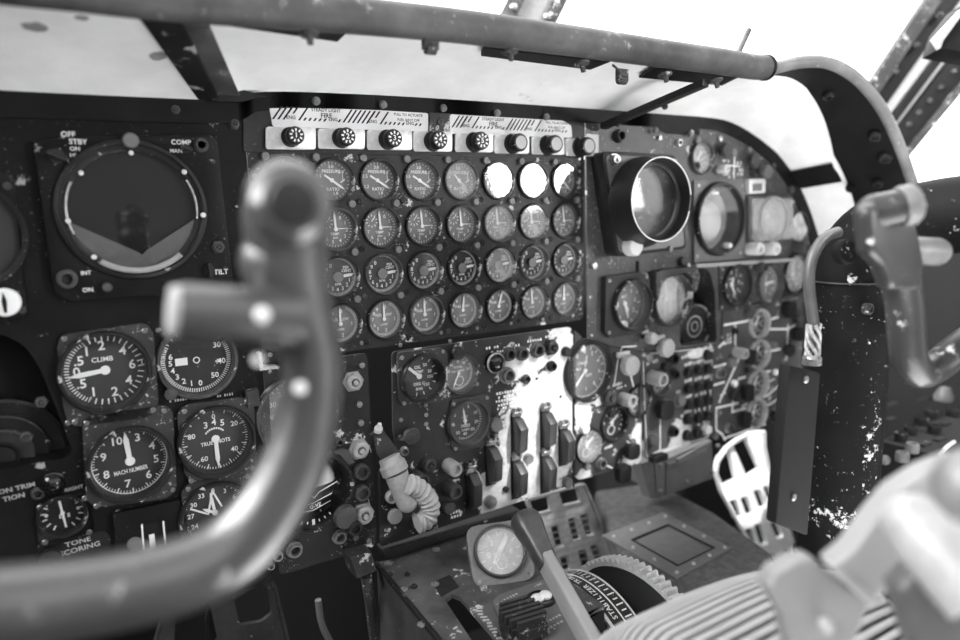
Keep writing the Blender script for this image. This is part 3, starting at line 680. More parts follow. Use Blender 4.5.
# ---- left radar scope
pc = U(134, 210, -.012); Rr = rad_of(134, 210, 68, -.012)
sc_ = empty('radar_scope', pc, 'large square radar scope with dark round screen above the climb gauge', 'radar scope')
P = rpoly([(x - pc.x, z - pc.z) for x, z in px([(33, 143), (38, 139), (208, 133), (217, 140), (233, 283), (228, 290), (66, 301), (54, 292)], -.012)], .01, 3)
b = MB(); b.plate(P, [circle(0, 0, Rr * .97, 48)], -.0117, 0); b.build('face_plate', 'panel_black', sc_, bevel=.0015)
b = MB(); b.lathe([(Rr * .94, -.011), (Rr * .94, .004), (Rr * .97, .007), (Rr * 1.02, .005), (Rr * 1.03, 0.0002), (Rr * .97, .0002), (Rr * .97, -.011)], 64, closed=True); b.build('outer_ring', 'frame_dark', sc_)
b = MB(); b.lathe([(Rr * .85, -.010), (Rr * .86, .001), (Rr * .88, .002), (Rr * .94, .002), (Rr * .94, -.010)], 64, closed=True); b.build('inner_ring', 'bezel_black', sc_)
b = MB()
for a0, a1 in ((-62, -112), (60, 100)):
    pts = [(math.sin(R_(a0 + (a1 - a0) * i / 10)) * Rr * .875, math.cos(R_(a0 + (a1 - a0) * i / 10)) * Rr * .875, .0035) for i in range(11)]
    b = MB(); b.tube(pts, .0013, 8); b.build('light_tube', 'ring_light', sc_)
pts = [(math.sin(R_(215 - 75 * i / 12)) * Rr * .90, math.cos(R_(215 - 75 * i / 12)) * Rr * .90, .006) for i in range(13)]
b = MB(); b.tube(pts, .0034, 10); b.build('dimmer_lever', 'knob_gray', sc_)
b = MB(); b.disc(Rr * .90, 0, 48); o = b.build('screen', 'screen', sc_); o.location = (0, 0, -.008)
mv = [(x - pc.x, z - pc.z) for x, z in px([(69, 222), (138, 252), (142.5, 255), (147, 250), (203, 214)], -.01)]
arc = [(math.sin(R_(a)) * Rr * .89, math.cos(R_(a)) * Rr * .89) for a in range(106, 256, 6)]
b = MB(); b.prism([mv[4]] + arc + [mv[0], mv[1], mv[2], mv[3]], -.004, -.002); b.build('mask_plate', 'mask_gray', sc_)
b = MB(); b.disc(Rr * .93, 0, 48); o = b.build('glass', 'glass_clear', sc_); o.location = (0, 0, .0005)
def sp(parent, cx, cy, hh, kind, mat, off=-.012, base=pc, z=0, rz=0):
    x, y = loc2(cx, cy, off); return knob(parent, x - base.x, y - base.z, rad_of(cx, cy, hh, off), kind, mat, z, rz)
sp(sc_, 67, 279, 8, 'jack', 'bezel_gray'); sp(sc_, 57, 156, 8, 'bar', 'bezel_black', rz=1.2); sp(sc_, 130, 141, 8, 'cap', 'lamp_gray'); sp(sc_, 201, 145, 6, 'jack', 'bezel_gray')
sp(sc_, 218, 247, 5, 'nut', 'bezel_gray'); sp(sc_, 107, 287, 5, 'cap', 'bezel_gray'); sp(sc_, 186, 149, 5, 'bar', 'bezel_black', rz=1.4); sp(sc_, 209, 270, 6, 'bar', 'bezel_black', rz=.1)
for (x, y) in [(81, 173), (184, 172), (68, 221), (203, 215), (94, 257), (131, 153)]: sp(sc_, x, y, 2.6, 'cap', 'knob_light', off=-.017, z=.005)
b = MB()
for t, x, y, s in [('OFF', 68, 134.5, .0075), ('STBY', 78, 142, .0075), ('ON', 75, 149, .006), ('HI', 73, 155.5, .006), ('LO', 72, 162, .006), ('COMP', 181, 142.5, .0075), ('MAN', 176, 151, .006), ('TILT', 221, 272, .0085), ('INT', 86, 273, .006), ('ON', 88, 290, .0065)]:
    q = loc2(x, y, -.012); b.text(t, q[0] - pc.x, q[1] - pc.z, s, 0, .0006)
marks(b, 'mark_white', sc_)
# far-left scope, only its edge in view
pf = U(-12, 245, -.008)
fs = empty('indicator_unit', pf, 'dark indicator unit with a white round dial knob beside the square radar scope', 'indicator')
P = rpoly([(x - pf.x, z - pf.z) for x, z in px([(-80, 178), (8, 173), (14, 178), (27, 312), (22, 319), (-80, 325)], -.008)], .006, 3)
b = MB(); b.plate(P, [circle(-.02, .01, .05)], -.0077, 0); b.build('face_plate', 'panel_black', fs, bevel=.001)
b = MB(); b.lathe([(.05, -.007), (.05, .002), (.053, .003), (.056, .0003)], 40); b.build('ring', 'bezel_black', fs).location = (-.02, .01, 0)
b = MB(); b.disc(.051, 0, 40); b.build('dial', 'dial_black', fs).location = (-.02, .01, -.006)
q = loc2(5, 302, -.008); rr = rad_of(5, 302, 14)
b = MB(); b.lathe([(rr, 0), (rr, .006), (rr * .9, .008), (1e-6, .008)], 28); kn = b.build('dial_knob', 'mark_white', fs); kn.location = (q[0] - pf.x, q[1] - pf.z, .0005)
b = MB(); b.prism([(-.0012, -rr * .7), (.0012, -rr * .7), (.0022, rr * .1), (0, rr * .75), (-.0022, rr * .1)], .008, .0095); b.build('arrow', 'void', kn)
q = loc2(22, 310, -.008); screw(fs, q[0] - pf.x, q[1] - pf.z, .004, 0, 'bezel_gray'); q = loc2(6, 178, -.008); screw(fs, q[0] - pf.x, q[1] - pf.z - .008, .004, 0, 'bezel_gray')
# recess with concentric rings, lower left
pr_ = U(4, 452, .045)
rc = empty('recessed_dial', pr_, 'dark concentric ringed dial deep in the recess beside the climb gauge', 'dial')
for k, (ro, z0) in enumerate([(.062, 0), (.045, .006), (.030, .012), (.016, .018)]):
    b = MB(); b.lathe([(ro, z0), (ro, z0 + .006), (ro * .94, z0 + .0075), (ro * .74, z0 + .004), (1e-6, z0 + .004)], 48); b.build('ring', 'frame_dark' if k != 2 else 'bezel_gray', rc)
def recess(parent, hole, d, mat, name='recess_liner'):
    b = MB(); n = len(hole)
    b.add([(p[0], p[1], -.002) for p in hole] + [(p[0], p[1], -d) for p in hole], [(i, (i + 1) % n, n + (i + 1) % n, n + i) for i in range(n)] + [tuple(range(n, 2 * n))])
    return b.build(name, mat, parent)
recess(A, rpoly(recL, .01, 3), .05, 'pad_black'); recess(RI, rpoly(recR, .008, 3), .05, 'frame_gray')
pr_ = U(692, 326, .03)
rc = empty('recessed_dial', pr_, 'dark round dial with pale concentric lines in the arched recess above the push buttons', 'dial')
rr = rad_of(692, 326, 23, .03)
b = MB(); b.lathe([(rr, 0), (rr, .008), (rr * .93, .010), (rr * .86, .006), (1e-6, .006)], 40); b.build('body', 'frame_dark', rc)
b = MB(); b.lathe([(rr * .88, .0065), (rr * .93, .0105)], 40); b.lathe([(rr * .42, .0066), (rr * .47, .0066)], 30); b.lathe([(rr * .18, .0066), (rr * .22, .0066)], 20); b.build('markings', 'mark_dim', rc)
# attitude gauge faces
def find(n): return [o for o in C.objects if o.get('label') == n][0]
ag = find('large attitude gauge with white sky half low behind the control yoke')
Ra = rad_of(312, 490, 41) * .87
b = MB(); b.ball((0, 0, 0), Ra * .80, 28, (1, 1, .45)); o = b.build('horizon_ball', 'horizon_paint', ag); o.location = (0, 0, -.024)
b = MB(); z = .0
for i in range(7):
    s, c = cw(150 + i * 10); b.rect(s * Ra * .93, c * Ra * .93, .0016 if i != 3 else .004, .004 if i != 3 else .008, z, -R_(150 + i * 10))
b.line([(-.30 * Ra, -.13 * Ra), (-.16 * Ra, -.26 * Ra), (-.05 * Ra, -.15 * Ra), (.06 * Ra, -.26 * Ra), (.2 * Ra, -.13 * Ra), (.72 * Ra, .05 * Ra)], .0016, z)
b.line([(-.6 * Ra, -.42 * Ra), (0, -.40 * Ra), (.55 * Ra, -.25 * Ra)], .0012, z); b.line([(-.5 * Ra, -.55 * Ra), (0, -.60 * Ra), (.5 * Ra, -.45 * Ra)], .001, z); b.text('G-VE', .08 * Ra, -.49 * Ra, .0075, .1, z)
o = b.build('markings', 'mark_white', ag, smooth=0); o.location = (0, 0, -.003)
ag2 = find('large square-framed attitude gauge with bright reflections beside the hooded scope')
Ra = rad_of(716, 219, 37) * .87
b = MB(); b.ball((0, 0, 0), Ra * .72, 28, (1, 1, .5)); o = b.build('horizon_ball', 'ball_gray', ag2); o.location = (-.2 * Ra, -.1 * Ra, -.02)
b = MB(); b.rect(.0, .8 * Ra, .018, .005, 0); b.line([(.1 * Ra, -.3 * Ra), (.5 * Ra, -.3 * Ra)], .001, 0); b.build('markings', 'mark_white', ag2, smooth=0).location = (0, 0, -.002)
b = MB(); b.lathe([(.005, 0), (.005, .012), (.004, .014), (1e-6, .014)], 16); b.build('caging_knob', 'knob_light', ag2).location = (.02, -.84 * Ra, .006)
# ---- hooded scope on the right
p0 = U(641, 203, -.03)
hs = empty('hooded_radar_scope', p0, 'black radar scope with a deep round viewing hood and bright rim', 'radar scope')
P = rpoly([(x - p0.x, z - p0.z) for x, z in px([(602, 151), (677, 155), (687, 249), (617, 257)], -.03)], .012, 4)
b = MB(); b.plate(P, [circle(0, 0, .0635, 48)], -.0297, 0); b.build('housing', 'frame_dark', hs, bevel=.002)
P2 = [(x * .93, y * .93) for x, y in P]
b = MB(); b.plate(P2, [circle(0, 0, .0655, 48)], .0004, .002); b.build('face_plate', 'lamp_gray', hs)
rim = U(662, 199.5, -.092); rr = rad_of(662, 199.5, 43, -.092); off = Vector((rim.x - p0.x, rim.z - p0.z, .062))
b = MB(); n = 48
def ringpts(r, z, t): return [(off.x * t + r * math.cos(2 * math.pi * i / n), off.y * t + r * math.sin(2 * math.pi * i / n), z) for i in range(n)]
seq = [(.075, .002, 0), (.074, .012, .2), (.069, .024, .4), (rr * 1.0, .040, .65), (rr, .062, 1), (rr * .955, .062, 1), (rr * .93, .040, .65), (rr * .86, .015, .25), (rr * .84, .004, .1)]
vv = []; ff = []
for r, z, t in seq: vv += ringpts(r, z, t)
for j in range(len(seq) - 1):
    for i in range(n): ff.append((j * n + i, j * n + (i + 1) % n, (j + 1) * n + (i + 1) % n, (j + 1) * n + i))
b.add(vv, ff); b.build('viewing_hood', 'black_rubber', hs)
b = MB(); b.tube([(off.x + rr * .98 * math.cos(2 * math.pi * i / 60), off.y + rr * .98 * math.sin(2 * math.pi * i / 60), .0625) for i in range(1, 58)], .0009, 8); b.build('rim_edge', 'white_metal', hs)
b = MB(); b.lathe([(rr * .84, .036), (rr * .87, .039), (rr * .92, .039)], 48, T(off.x * .6, off.y * .6)); b.lathe([(rr * .80, .031), (rr * .835, .032)], 48, T(off.x * .55, off.y * .55)); b.build('inner_ring', 'bezel_gray', hs)
b = MB(); b.disc(rr * .86, .026, 48, x=off.x * .48, y=off.y * .48); b.build('screen', 'scope_screen', hs)
b = MB(); b.disc(rr * .86, .033, 48, x=off.x * .56, y=off.y * .56); b.build('glass', 'glass_clear', hs)
sp(hs, 628, 246, 10, 'cap', 'knob_light', -.03, p0, .003); sp(hs, 613, 160, 5, 'nut', 'steel', -.03, p0, .002); sp(hs, 672, 162, 3, 'cap', 'steel', -.03, p0, .002); sp(hs, 668, 249, 3, 'cap', 'lamp_gray', -.03, p0, .002)
# ---- small fittings by panel
for x, y in [(26, 437), (175, 110), (234, 124), (41, 402)]: kpx(A, x, y, 4.5, 'nut', 'bezel_gray')
for x, y in [(68, 423), (245, 292), (158, 330), (162, 350), (106, 504), (118, 512), (258, 318)]: 
    q = loc2(x, y); screw(A, q[0], q[1], .0032)
kpx(A, 53, 483, 10, 'lens', 'black_gloss'); kpx(A, 38, 493, 5, 'jack', 'bezel_gray'); kpx(A, 170, 393, 6, 'wheel', 'bezel_gray'); kpx(A, 134, 541, 7, 'cap', 'lamp_gray'); kpx(A, 127, 533, 4, 'jack', 'bezel_gray'); kpx(A, 51, 555, 9, 'wheel', 'bezel_black')
b = MB()
for t, x, y, s in [('ON TRIM', 17, 488, .0072), ('TION', 14, 497, .0072), ('RIGHT', 74, 488, .0055), ('TONE', 78, 541.5, .0082), ('SCORING', 80, 548.5, .0082)]:
    q = loc2(x, y); b.text(t, q[0], q[1], s, .05, .0012, sx=1.15)
for x, y, w in [(178, 400, .02), (196, 398, .018), (225, 395, .02), (134, 526, .014)]:
    q = loc2(x, y); scrib(b, q[0], q[1], w, .0035, 7)
marks(b, 'mark_dim', A)
b = MB(); b.plate(rpoly(px([(37, 545), (104, 530), (110, 536), (112, 570), (40, 585)]), .004, 3), [], .0003, .001); b.build('placard', 'bezel_black', A)
# slotted indicator box
pb = U(148, 535, -.008)
ib = empty('slot_indicator', pb, 'black box with white-edged vertical slots under the MACH gauge', 'indicator')
P = [(x - pb.x, z - pb.z) for x, z in px([(113, 514), (180, 500), (184, 560), (118, 573)], -.008)]
b = MB(); w = [(x - pb.x, z - pb.z) for x, z in px([(140, 525), (165, 521), (169, 560), (143, 564)], -.008)]
b.plate(rpoly(P, .003, 3), [w], -.0077, 0); b.build('box', 'panel_black', ib)
b = MB(); b.plate(w, [], -.0077, -.006); b.build('slot', 'void', ib)
b = MB(); b.line([(w[0][0] + .002, w[0][1]), (w[3][0] + .002, w[3][1])], .002, 0); b.line([(w[1][0] - .002, w[1][1]), (w[2][0] - .002, w[2][1])], .002, 0); b.rect(0.004, -.012, .006, .022, -.002); b.build('index_bar', 'mark_white', ib)
# lower-left panel fittings
kpx(B, 352.5, 381, 8, 'nut', 'knob_gray'); kpx(B, 358.5, 448.5, 8, 'nut', 'knob_gray'); kpx(B, 359.5, 470, 7.5, 'ring', 'bezel_gray'); kpx(B, 360, 491, 7.5, 'ring', 'bezel_gray'); kpx(B, 362, 513, 8.5, 'nut', 'knob_gray')
for x, y, h in [(358.5, 404), (360, 422.5), (361, 365)] and [(358.5, 404, 3.2), (360, 422.5, 3.2), (361, 365, 3.2), (368, 540, 3)]: kpx(B, x, y, h, 'cap', 'steel')
kpx(B, 294, 549, 6.5, 'jack', 'lamp_gray'); kpx(B, 339, 536, 6, 'jack', 'lamp_gray'); kpx(B, 278, 556, 4, 'jack', 'steel'); kpx(B, 355, 537, 3, 'cap', 'steel'); kpx(B, 271, 566, 3, 'jack', 'steel'); kpx(B, 339, 442, 3.5, 'jack', 'bezel_gray')
kpx(B, 342, 513, 11, 'wheel', 'bezel_gray'); kpx(B, 350, 523, 7, 'post', 'bezel_black')
b = MB(); P = px([(318, 455), (340, 447), (347, 449), (353, 461), (346, 463), (338, 453), (320, 458)]); b.prism(P, .001, .008); b.build('clip', 'bezel_gray', B)
b = MB(); b.line(px([(369, 445), (371, 452)]), .0012, .0006); b.line(px([(368, 499), (371, 509)]), .0012, .0006); marks(b, 'mark_dim', B)
b = MB(); P = px([(244, 390), (256, 387), (258, 403), (246, 406)]); b.prism(P, .0004, .012); b.build('switch_block', 'frame_gray', A)
b = MB(); P = px([(256, 352), (259, 351), (261, 365), (275, 364), (275, 367), (258, 369)]); b.prism(P, .0004, .012); b.build('bracket', 'ring_light', A)
# ------------------------------------------------------------------ guarded switch panel
def guard_mesh():
    if 'guard' in SHARED: return SHARED['guard']
    b = MB(); w = .0075                       # side profile (y up, z out) swept across x
    prof = [(-.031, 0), (-.031, .012), (-.024, .022), (.012, .026), (.026, .012), (.028, 0)]
    A_ = [Vector((-w, y, z)) for y, z in prof]; B_ = [Vector((w, y, z)) for y, z in prof]
    b.hull3(A_, B_); SHARED['guard'] = b.mesh('switch_guard', 'guard_paint', bevel=.0012, smooth=30)
    b = MB(); b.hull3([Vector((w + .0003, y * .96, z * .96)) for y, z in prof], [Vector((w + .0042, y * .93, z * .8)) for y, z in prof]); SHARED['gside'] = b.mesh('lit_flank', 'metal_light', bevel=.0006)  # pale right plate paints the sunlit side into the guard
    b = MB(); b.box((0, .034, .003), (.017, .010, .006)); b.box((-.005, .040, .006), (.004, .006, .009)); b.box((.005, .040, .006), (.004, .006, .009)); b.cyl((-.008, .036, .009), (.008, .036, .009), .002)
    SHARED['gbase'] = b.mesh('hinge', 'steel', bevel=.0005)
    b = MB(); b.box((0, -.002, .0008), (.019, .072, .0016)); SHARED['gplate'] = b.mesh('base_plate', 'bezel_black')
    return SHARED['guard']
GS = [(490, 462, 'below the black cabin pressure gauge'), (515.5, 433, 'upper of two, in the middle column'), (544.5, 427, 'upper of two, beside the largest pale gauge'), (562.5, 444, 'alone beside the small fuel gauges'), (515.5, 476, 'lower of two, in the middle column'), (544.5, 471, 'lower of two, under the largest pale gauge'), (470, 487, 'alone beside the pale jack sockets')]
for x, y, t in GS:
    p = U(x, y, 0)
    g = empty('guarded_switch', (p.x, -.0003, p.z), 'dark guarded toggle switch, ' + t, 'switch', 'guarded toggle switches')
    put(guard_mesh(), 'guard', g); put(SHARED['gside'], 'lit_flank', g); put(SHARED['gbase'], 'hinge', g); put(SHARED['gplate'], 'base_plate', g)
kpx(SW, 494, 362.5, 9.5, 'lens', 'black_gloss'); 
q = loc2(494, 362.5); b = MB(); b.lathe([(.0165, .0002), (.0165, .006), (.0145, .008), (.0138, .0002)], 28, T(*q)); b.build('lamp_ring', 'ring_light', SW)
for x, y, h, kd, mt in [(508, 354, 6, 'jack', 'bezel_gray'), (521, 353.5, 6, 'jack', 'bezel_gray'), (536, 350, 6.5, 'jack', 'bezel_gray'), (550, 347, 6.5, 'nut', 'bezel_black'), (506, 375, 7, 'jack', 'lamp_gray'), (551, 366, 4.5, 'jack', 'void'), (565, 351.5, 5, 'cap', 'bezel_black'),
                        (493.5, 424, 7, 'cap', 'lamp_gray'), (427.5, 464, 6.5, 'nut', 'frame_gray'), (448, 465, 7.2, 'post', 'knob_gray'), (448, 487, 7.2, 'post', 'bezel_gray'), (408.5, 434, 8, 'wheel', 'frame_gray'), (416, 477, 7, 'post', 'bezel_gray'), (403.5, 451, 4, 'jack', 'steel'),
                        (390, 495.5, 6, 'ring', 'mark_dim'), (392, 514, 7, 'wheel', 'knob_gray'), (447, 506, 6.5, 'cap', 'bezel_gray'), (468, 471, 5, 'cap', 'steel'), (433, 503, 5, 'cap', 'bezel_gray'), (489, 501, 6, 'cap', 'steel'), (527, 458, 5, 'cap', 'steel'), (566, 482, 5, 'cap', 'lamp_gray'), (505, 489, 3, 'cap', 'bezel_black'),
                        (525.5, 379, 4, 'jack', 'bezel_gray'), (455, 352, 7, 'wheel', 'bezel_black')]:
    kpx(SW, x, y, h, kd, mt)
for x, y in [(425.5, 405), (426, 415), (426, 424), (401, 420), (400, 437), (477, 384), (556, 338), (530, 338), (400, 345), (450, 341)]:
    q = loc2(x, y); screw(SW, q[0], q[1], .0032)
b = MB(); b.plate(rpoly(px([(382, 476), (386, 468), (402, 480), (400, 506), (384, 509)]), .004, 3), [], .0002, .0015); b.build('placard', 'panel_gray', SW)
b = MB()
for i, (x, y, w) in enumerate([(509, 391.5, .05), (512, 395, .055), (507, 399.5, .045), (511, 403, .052), (507, 407, .04), (492, 347.5, .025), (496, 352, .03), (512, 346, .03), (533, 340.5, .035), (552, 336, .03), (538, 397, .045), (546, 402, .045), (527, 405, .02), (527, 372, .025), (530, 418, .02), (528, 434, .018), (558, 418, .018), (549, 396, .03), (528, 462, .014), (557, 466, .012), (456, 480, .012), (456, 497, .012), (455, 512, .02), (436, 509, .012), (456, 516, .02), (533, 449, .014)]):
    q = loc2(x, y); scrib(b, q[0], q[1], w, .0045, max(4, int(w / .005)))
marks(b, 'mark_white', SW)
# bare-metal wear and painted-in sun brightness come with the switch panel's material; a dark seam to the fuel panel
b = MB(); b.prism(px([(572.2, 375), (574, 374.5), (574, 487), (572.6, 487.5)]), .0002, .0012); b.build('seam', 'void', SW)
# fuel panel fittings
b = MB(); P = px([(571, 346), (584, 338), (608, 344), (613, 372), (606, 385), (594, 401), (582, 403), (573, 396)]); q = loc2(587.5, 371.5)
b.plate(rpoly(P, .006, 3), [circle(*q, rad_of(587.5, 371.5, 30) * .96)], .0003, .003); b.build('gauge_mount', 'bezel_black', FU)
for x, y, h, kd, mt in [(581, 348, 3.5, 'cap', 'knob_light'), (607, 397, 7, 'nut', 'frame_gray'), (622, 398.5, 6.5, 'post', 'knob_gray'), (600, 463, 5, 'jack', 'steel'), (586, 466, 3.5, 'cap', 'steel'), (610, 413, 4, 'cap', 'bezel_black'), (583, 428, 5, 'cap', 'knob_light'), (632, 441, 3, 'cap', 'steel')]: kpx(FU, x, y, h, kd, mt)
def handle_bar(parent, x, y, w, h, mat, edge='mark_white', z=.004, name='toggle_handle'):
    """short dark lever with a rounded grip standing off the panel"""
    q = loc2(x, y, -z); p = U(x, y, -z); k = 1 / vs(p)
    b = MB(); b.prism(rrect(0, 0, w * k * 1.25, h * k, min(w, h) * k * .45), .006, .020); b.lathe([(.003, -z), (.003, .008)], 12)
    o = b.build(name, mat, parent, bevel=.0012); o.location = (q[0], q[1], z); return o
handle_bar(FU, 627, 449, 12, 15, 'bezel_black'); handle_bar(FU, 618, 471, 12, 18, 'bezel_black')
b = MB(); b.line(px([(628, 366), (634, 389)]), .003, .0006); b.line(px([(614, 385), (618, 358), (622, 347), (636, 346)]), .0022, .0006); b.line(px([(600, 458), (606, 465), (612, 468)]), .003, .0006); b.line(px([(627, 441), (640, 456)]), .002, .0006)
for x, y, w in [(618, 384, .028), (621, 387, .024), (600, 404, .02), (608, 447, .02), (588, 424, .02)]: q = loc2(x, y); scrib(b, q[0], q[1], w, .005, 6, rot=.1)
marks(b, 'mark_white', FU)
# two round grey handles above the button panel
for x, y, hh, t in [(629, 365, 10.5, 'round grey paddle handle in a white outlined bracket above the small fuel gauges'), (665, 347.5, 9.5, 'round grey paddle handle under the pale collared gauge'), (650.5, 338, 6, 'grey paddle handle seen edge-on between the two round ones')]:
    p = U(x, y, -.022); r = rad_of(x, y, hh, -.022)
    h = empty('paddle_handle', (p.x, -.0035, p.z), t, 'handle')
    b = MB(); b.lathe([(.004, 0), (.004, .016)], 14); b.build('shaft', 'bezel_black', h)
    b = MB(); b.lathe([(r * .92, 0), (r, .003), (r, .011), (r * .9, .014), (r * .5, .0155), (1e-6, .0155)], 28); b.build('grip', 'knob_gray', h).location = (0, 0, .014)
    b = MB(); b.box((0, r * .9, .004), (r * 1.5, r * .5, .006)); b.build('bracket', 'knob_light', h, bevel=.001)
# button panel
cols = [[(687, 372), (687, 388.5), (687, 404.5), (686.5, 419), (686, 435)], [(697, 370), (697, 386.5), (697, 402.5), (697, 418), (696, 432.5)], [(706.5, 355), (706.5, 369), (706.5, 384.5), (706.5, 400), (706, 415.5), (705, 429)]]
for ci, c in enumerate(cols):
    for x, y in c: kpx(BU, x, y, 4.6, 'button', 'knob_light' if (ci == 2 and y > 425) else 'bezel_black')
for x, y, h, kd, mt in [(678, 400, 5.5, 'button', 'lamp_gray'), (651, 377, 7.2, 'post', 'knob_gray'), (673, 374, 5, 'jack', 'bezel_black'), (671, 358, 6, 'jack', 'bezel_black'), (664, 367, 5, 'cap', 'bezel_black'), (672, 431, 5, 'jack', 'bezel_black'), (650, 439, 6, 'wheel', 'bezel_gray'), (646, 357, 5, 'cap', 'steel')]: kpx(BU, x, y, h, kd, mt)
handle_bar(BU, 660, 408, 14, 19, 'bezel_black'); handle_bar(BU, 653, 455.5, 16, 7, 'bezel_black')
b = MB()
for c in cols:
    for x, y in c: q = loc2(x + 1, y - 8); scrib(b, q[0], q[1], .021, .0075, 4, rot=.12, gap=.2)
for x, y, w in [(690, 355, .05), (652, 362, .03), (700, 394, .03), (700, 361, .04), (678, 392, .012)]: q = loc2(x, y); scrib(b, q[0], q[1], w, .007, 6, rot=.1)
b.line(px([(660, 415), (660, 452)]), .0025, .0006); b.line(px([(642.8, 356), (646.6, 456.5), (708, 436.5), (712.6, 347.5), (643, 354.5)]), .0014, .0006)
marks(b, 'mark_white', BU)
b = MB(); b.prism(px([(676, 459), (709, 441), (709, 444), (677, 462.5)]), -.001, .004); b.build('lip', 'lamp_gray', BU)
# bracket box hanging under the button panel
hb = empty('hanging_box', U(680, 470, .0), 'grey riveted box hanging under the push button panel', 'box', rot=(0, 0, 0))
def world_prism(pxs, Y0, Y1): 
    A_ = [U(x, y, Y0) for x, y in pxs]; B_ = [Vector((p.x, Y1, p.z)) for p in A_]; return MB().hull3(A_, B_)
world_prism([(666, 459), (712, 440), (714, 478), (666, 496)], .004, .10).build('body', 'plate_gray', hb, world=True, bevel=.002)
world_prism([(655, 461), (665, 457), (665, 496), (657, 499)], .003, .03).build('side_rail', 'plate_gray', hb, world=True)
world_prism([(640, 464), (654, 460), (656, 499), (651, 499)], .006, .03).build('gusset', 'plate_gray', hb, world=True)
world_prism([(668, 464), (707, 449), (707, 452), (668, 467.5)], -.001, .003).build('stiffener', 'lamp_gray', hb, world=True)
for x, y in [(660, 465), (660, 491), (687, 482), (712, 472), (718, 446)]:
    p = U(x, y, .002); MB().ball(p, .005, 12).build('rivet', 'lamp_gray', hb, world=True)
# diagram panel fittings
for x, y, h, kd, mt in [(735, 352, 5.5, 'post', 'knob_gray'), (730, 362, 5, 'cap', 'lamp_gray'), (719, 372.5, 5, 'jack', 'steel'), (747, 313, 5.5, 'cap', 'bezel_gray'), (734, 331, 3, 'jack', 'bezel_black'), (785, 349.5, 6, 'wheel', 'bezel_black'), (730, 394, 6, 'wheel', 'bezel_black'), (728, 428, 4.5, 'jack', 'steel'), (772, 345, 4, 'cap', 'lamp_gray'), (733, 383, 3.5, 'cap', 'mark_white'), (775, 372, 3, 'cap', 'mark_white'), (746, 370, 3, 'cap', 'bezel_black'), (796, 318, 5, 'cap', 'bezel_gray'), (714.5, 436, 3, 'cap', 'lamp_gray')]: kpx(DI, x, y, h, kd, mt)
for x, y, w, h in [(745, 356, 9, 15), (742.5, 391, 9, 17), (740, 418, 9, 16), (784, 309, 10, 17), (792, 333, 8, 14), (771, 415, 7, 12)]: handle_bar(DI, x, y, w, h, 'bezel_black', z=.003)
b = MB()
for pts in [[(724, 325), (747, 321), (754, 312)], [(735, 323), (735, 345)], [(714, 367), (725, 364)], [(714, 385), (724, 382)], [(739, 358), (719, 402)], [(738, 379), (745, 377)], [(765, 352), (780, 349)], [(788, 325), (786, 360)], [(767, 320), (778, 317)], [(765, 329), (787, 329), (795, 325)], [(781, 384), (766, 396), (758, 398)], [(716, 408), (716, 430), (722, 434), (725, 440)], [(725, 438), (765, 424)], [(733, 398), (732, 412), (745, 408)], [(716, 408), (738, 403)], [(766, 406), (780, 398)], [(765, 372), (770, 371)], [(724, 342), (719, 347)]]:
    b.line(px(pts), .0042, .0006)
for x, y, w in [(728, 335, .014), (728, 339, .018), (728, 342.5, .022), (772, 380, .02), (744, 405, .02), (770, 388, .02)]: q = loc2(x, y); scrib(b, q[0], q[1], w, .005, 4, rot=.1)
marks(b, 'mark_white', DI)
# upper right fittings
for x, y, h, kd, mt in [(721, 150.5, 7, 'wheel', 'bezel_gray'), (731, 153, 4.5, 'cap', 'lamp_gray'), (749, 161, 7, 'wheel', 'bezel_gray'), (753, 171, 5, 'jack', 'bezel_gray'), (763, 172, 7, 'cap', 'lamp_gray'), (696, 141, 4, 'cap', 'lamp_gray'), (719, 139, 3, 'cap', 'steel'), (748, 150, 3, 'cap', 'steel'), (772, 166, 3, 'cap', 'bezel_gray'), (789, 190, 4, 'cap', 'bezel_gray'), (618, 136, 6, 'jack', 'bezel_gray'), (678, 143, 3.5, 'jack', 'steel'), (695, 166, 4, 'nut', 'bezel_black'), (681, 261, 5, 'cap', 'bezel_gray'), (687, 266, 3, 'cap', 'steel'), (593, 266, 3.5, 'cap', 'steel'), (643, 277, 4, 'nut', 'steel'), (690, 133, 3, 'cap', 'steel'), (659, 138, 2.5, 'cap', 'steel'), (644, 326, 4, 'jack', 'steel'), (622, 325, 4.5, 'cap', 'knob_light')]: kpx(RI, x, y, h, kd, mt)
for x, y, h in [(719, 169.5, 4.6)]: kpx(RI, x, y, h, 'post', 'knob_light')
for x, y, h in [(748, 248.5, 6.5), (764, 248.5, 6.5), (795, 247, 6), (755.5, 267, 5)]: kpx(RI, x, y, h, 'post', 'knob_light' if h > 6 else 'bezel_gray')
b = MB(); b.prism(rpoly(px([(744, 179.5), (760, 179), (760, 193), (744, 194)]), .003, 3), .0005, .012); o = b.build('counter_frame', 'knob_light', RI, bevel=.001)
b = MB(); b.prism(px([(747, 184), (756.5, 183.5), (756.5, 191), (747, 191.5)]), .012, .0125); b.build('counter_window', 'lamp_gray', o)
b = MB(); b.prism(px([(636, 261), (638.5, 261), (638.5, 274), (636, 274)]), .0003, .002); b.build('slot_cover', 'void', RI)
b = MB(); b.prism(px([(586, 134), (597, 135), (597, 157), (589, 156), (589, 140), (586, 139)]), .0005, .004); b.build('tab', 'mark_white', RI)
b = MB()
b.line(px([(734.5, 153), (733.5, 178)]), .003, .0006); b.line(px([(724, 165), (740, 166.5)]), .0025, .0006)
for x, y, w in [(726, 161, .02), (726, 169, .018), (726, 174, .018), (739, 163, .015), (740, 170, .018), (740, 174, .018), (763, 183, .02)]: q = loc2(x, y); scrib(b, q[0], q[1], w, .006, 5)
marks(b, 'mark_white', RI)
b = MB(); b.prism(px([(693, 264), (790, 258), (790, 261), (693, 267.5)]), .0003, .010); b.build('ledge', 'knob_gray', RI)
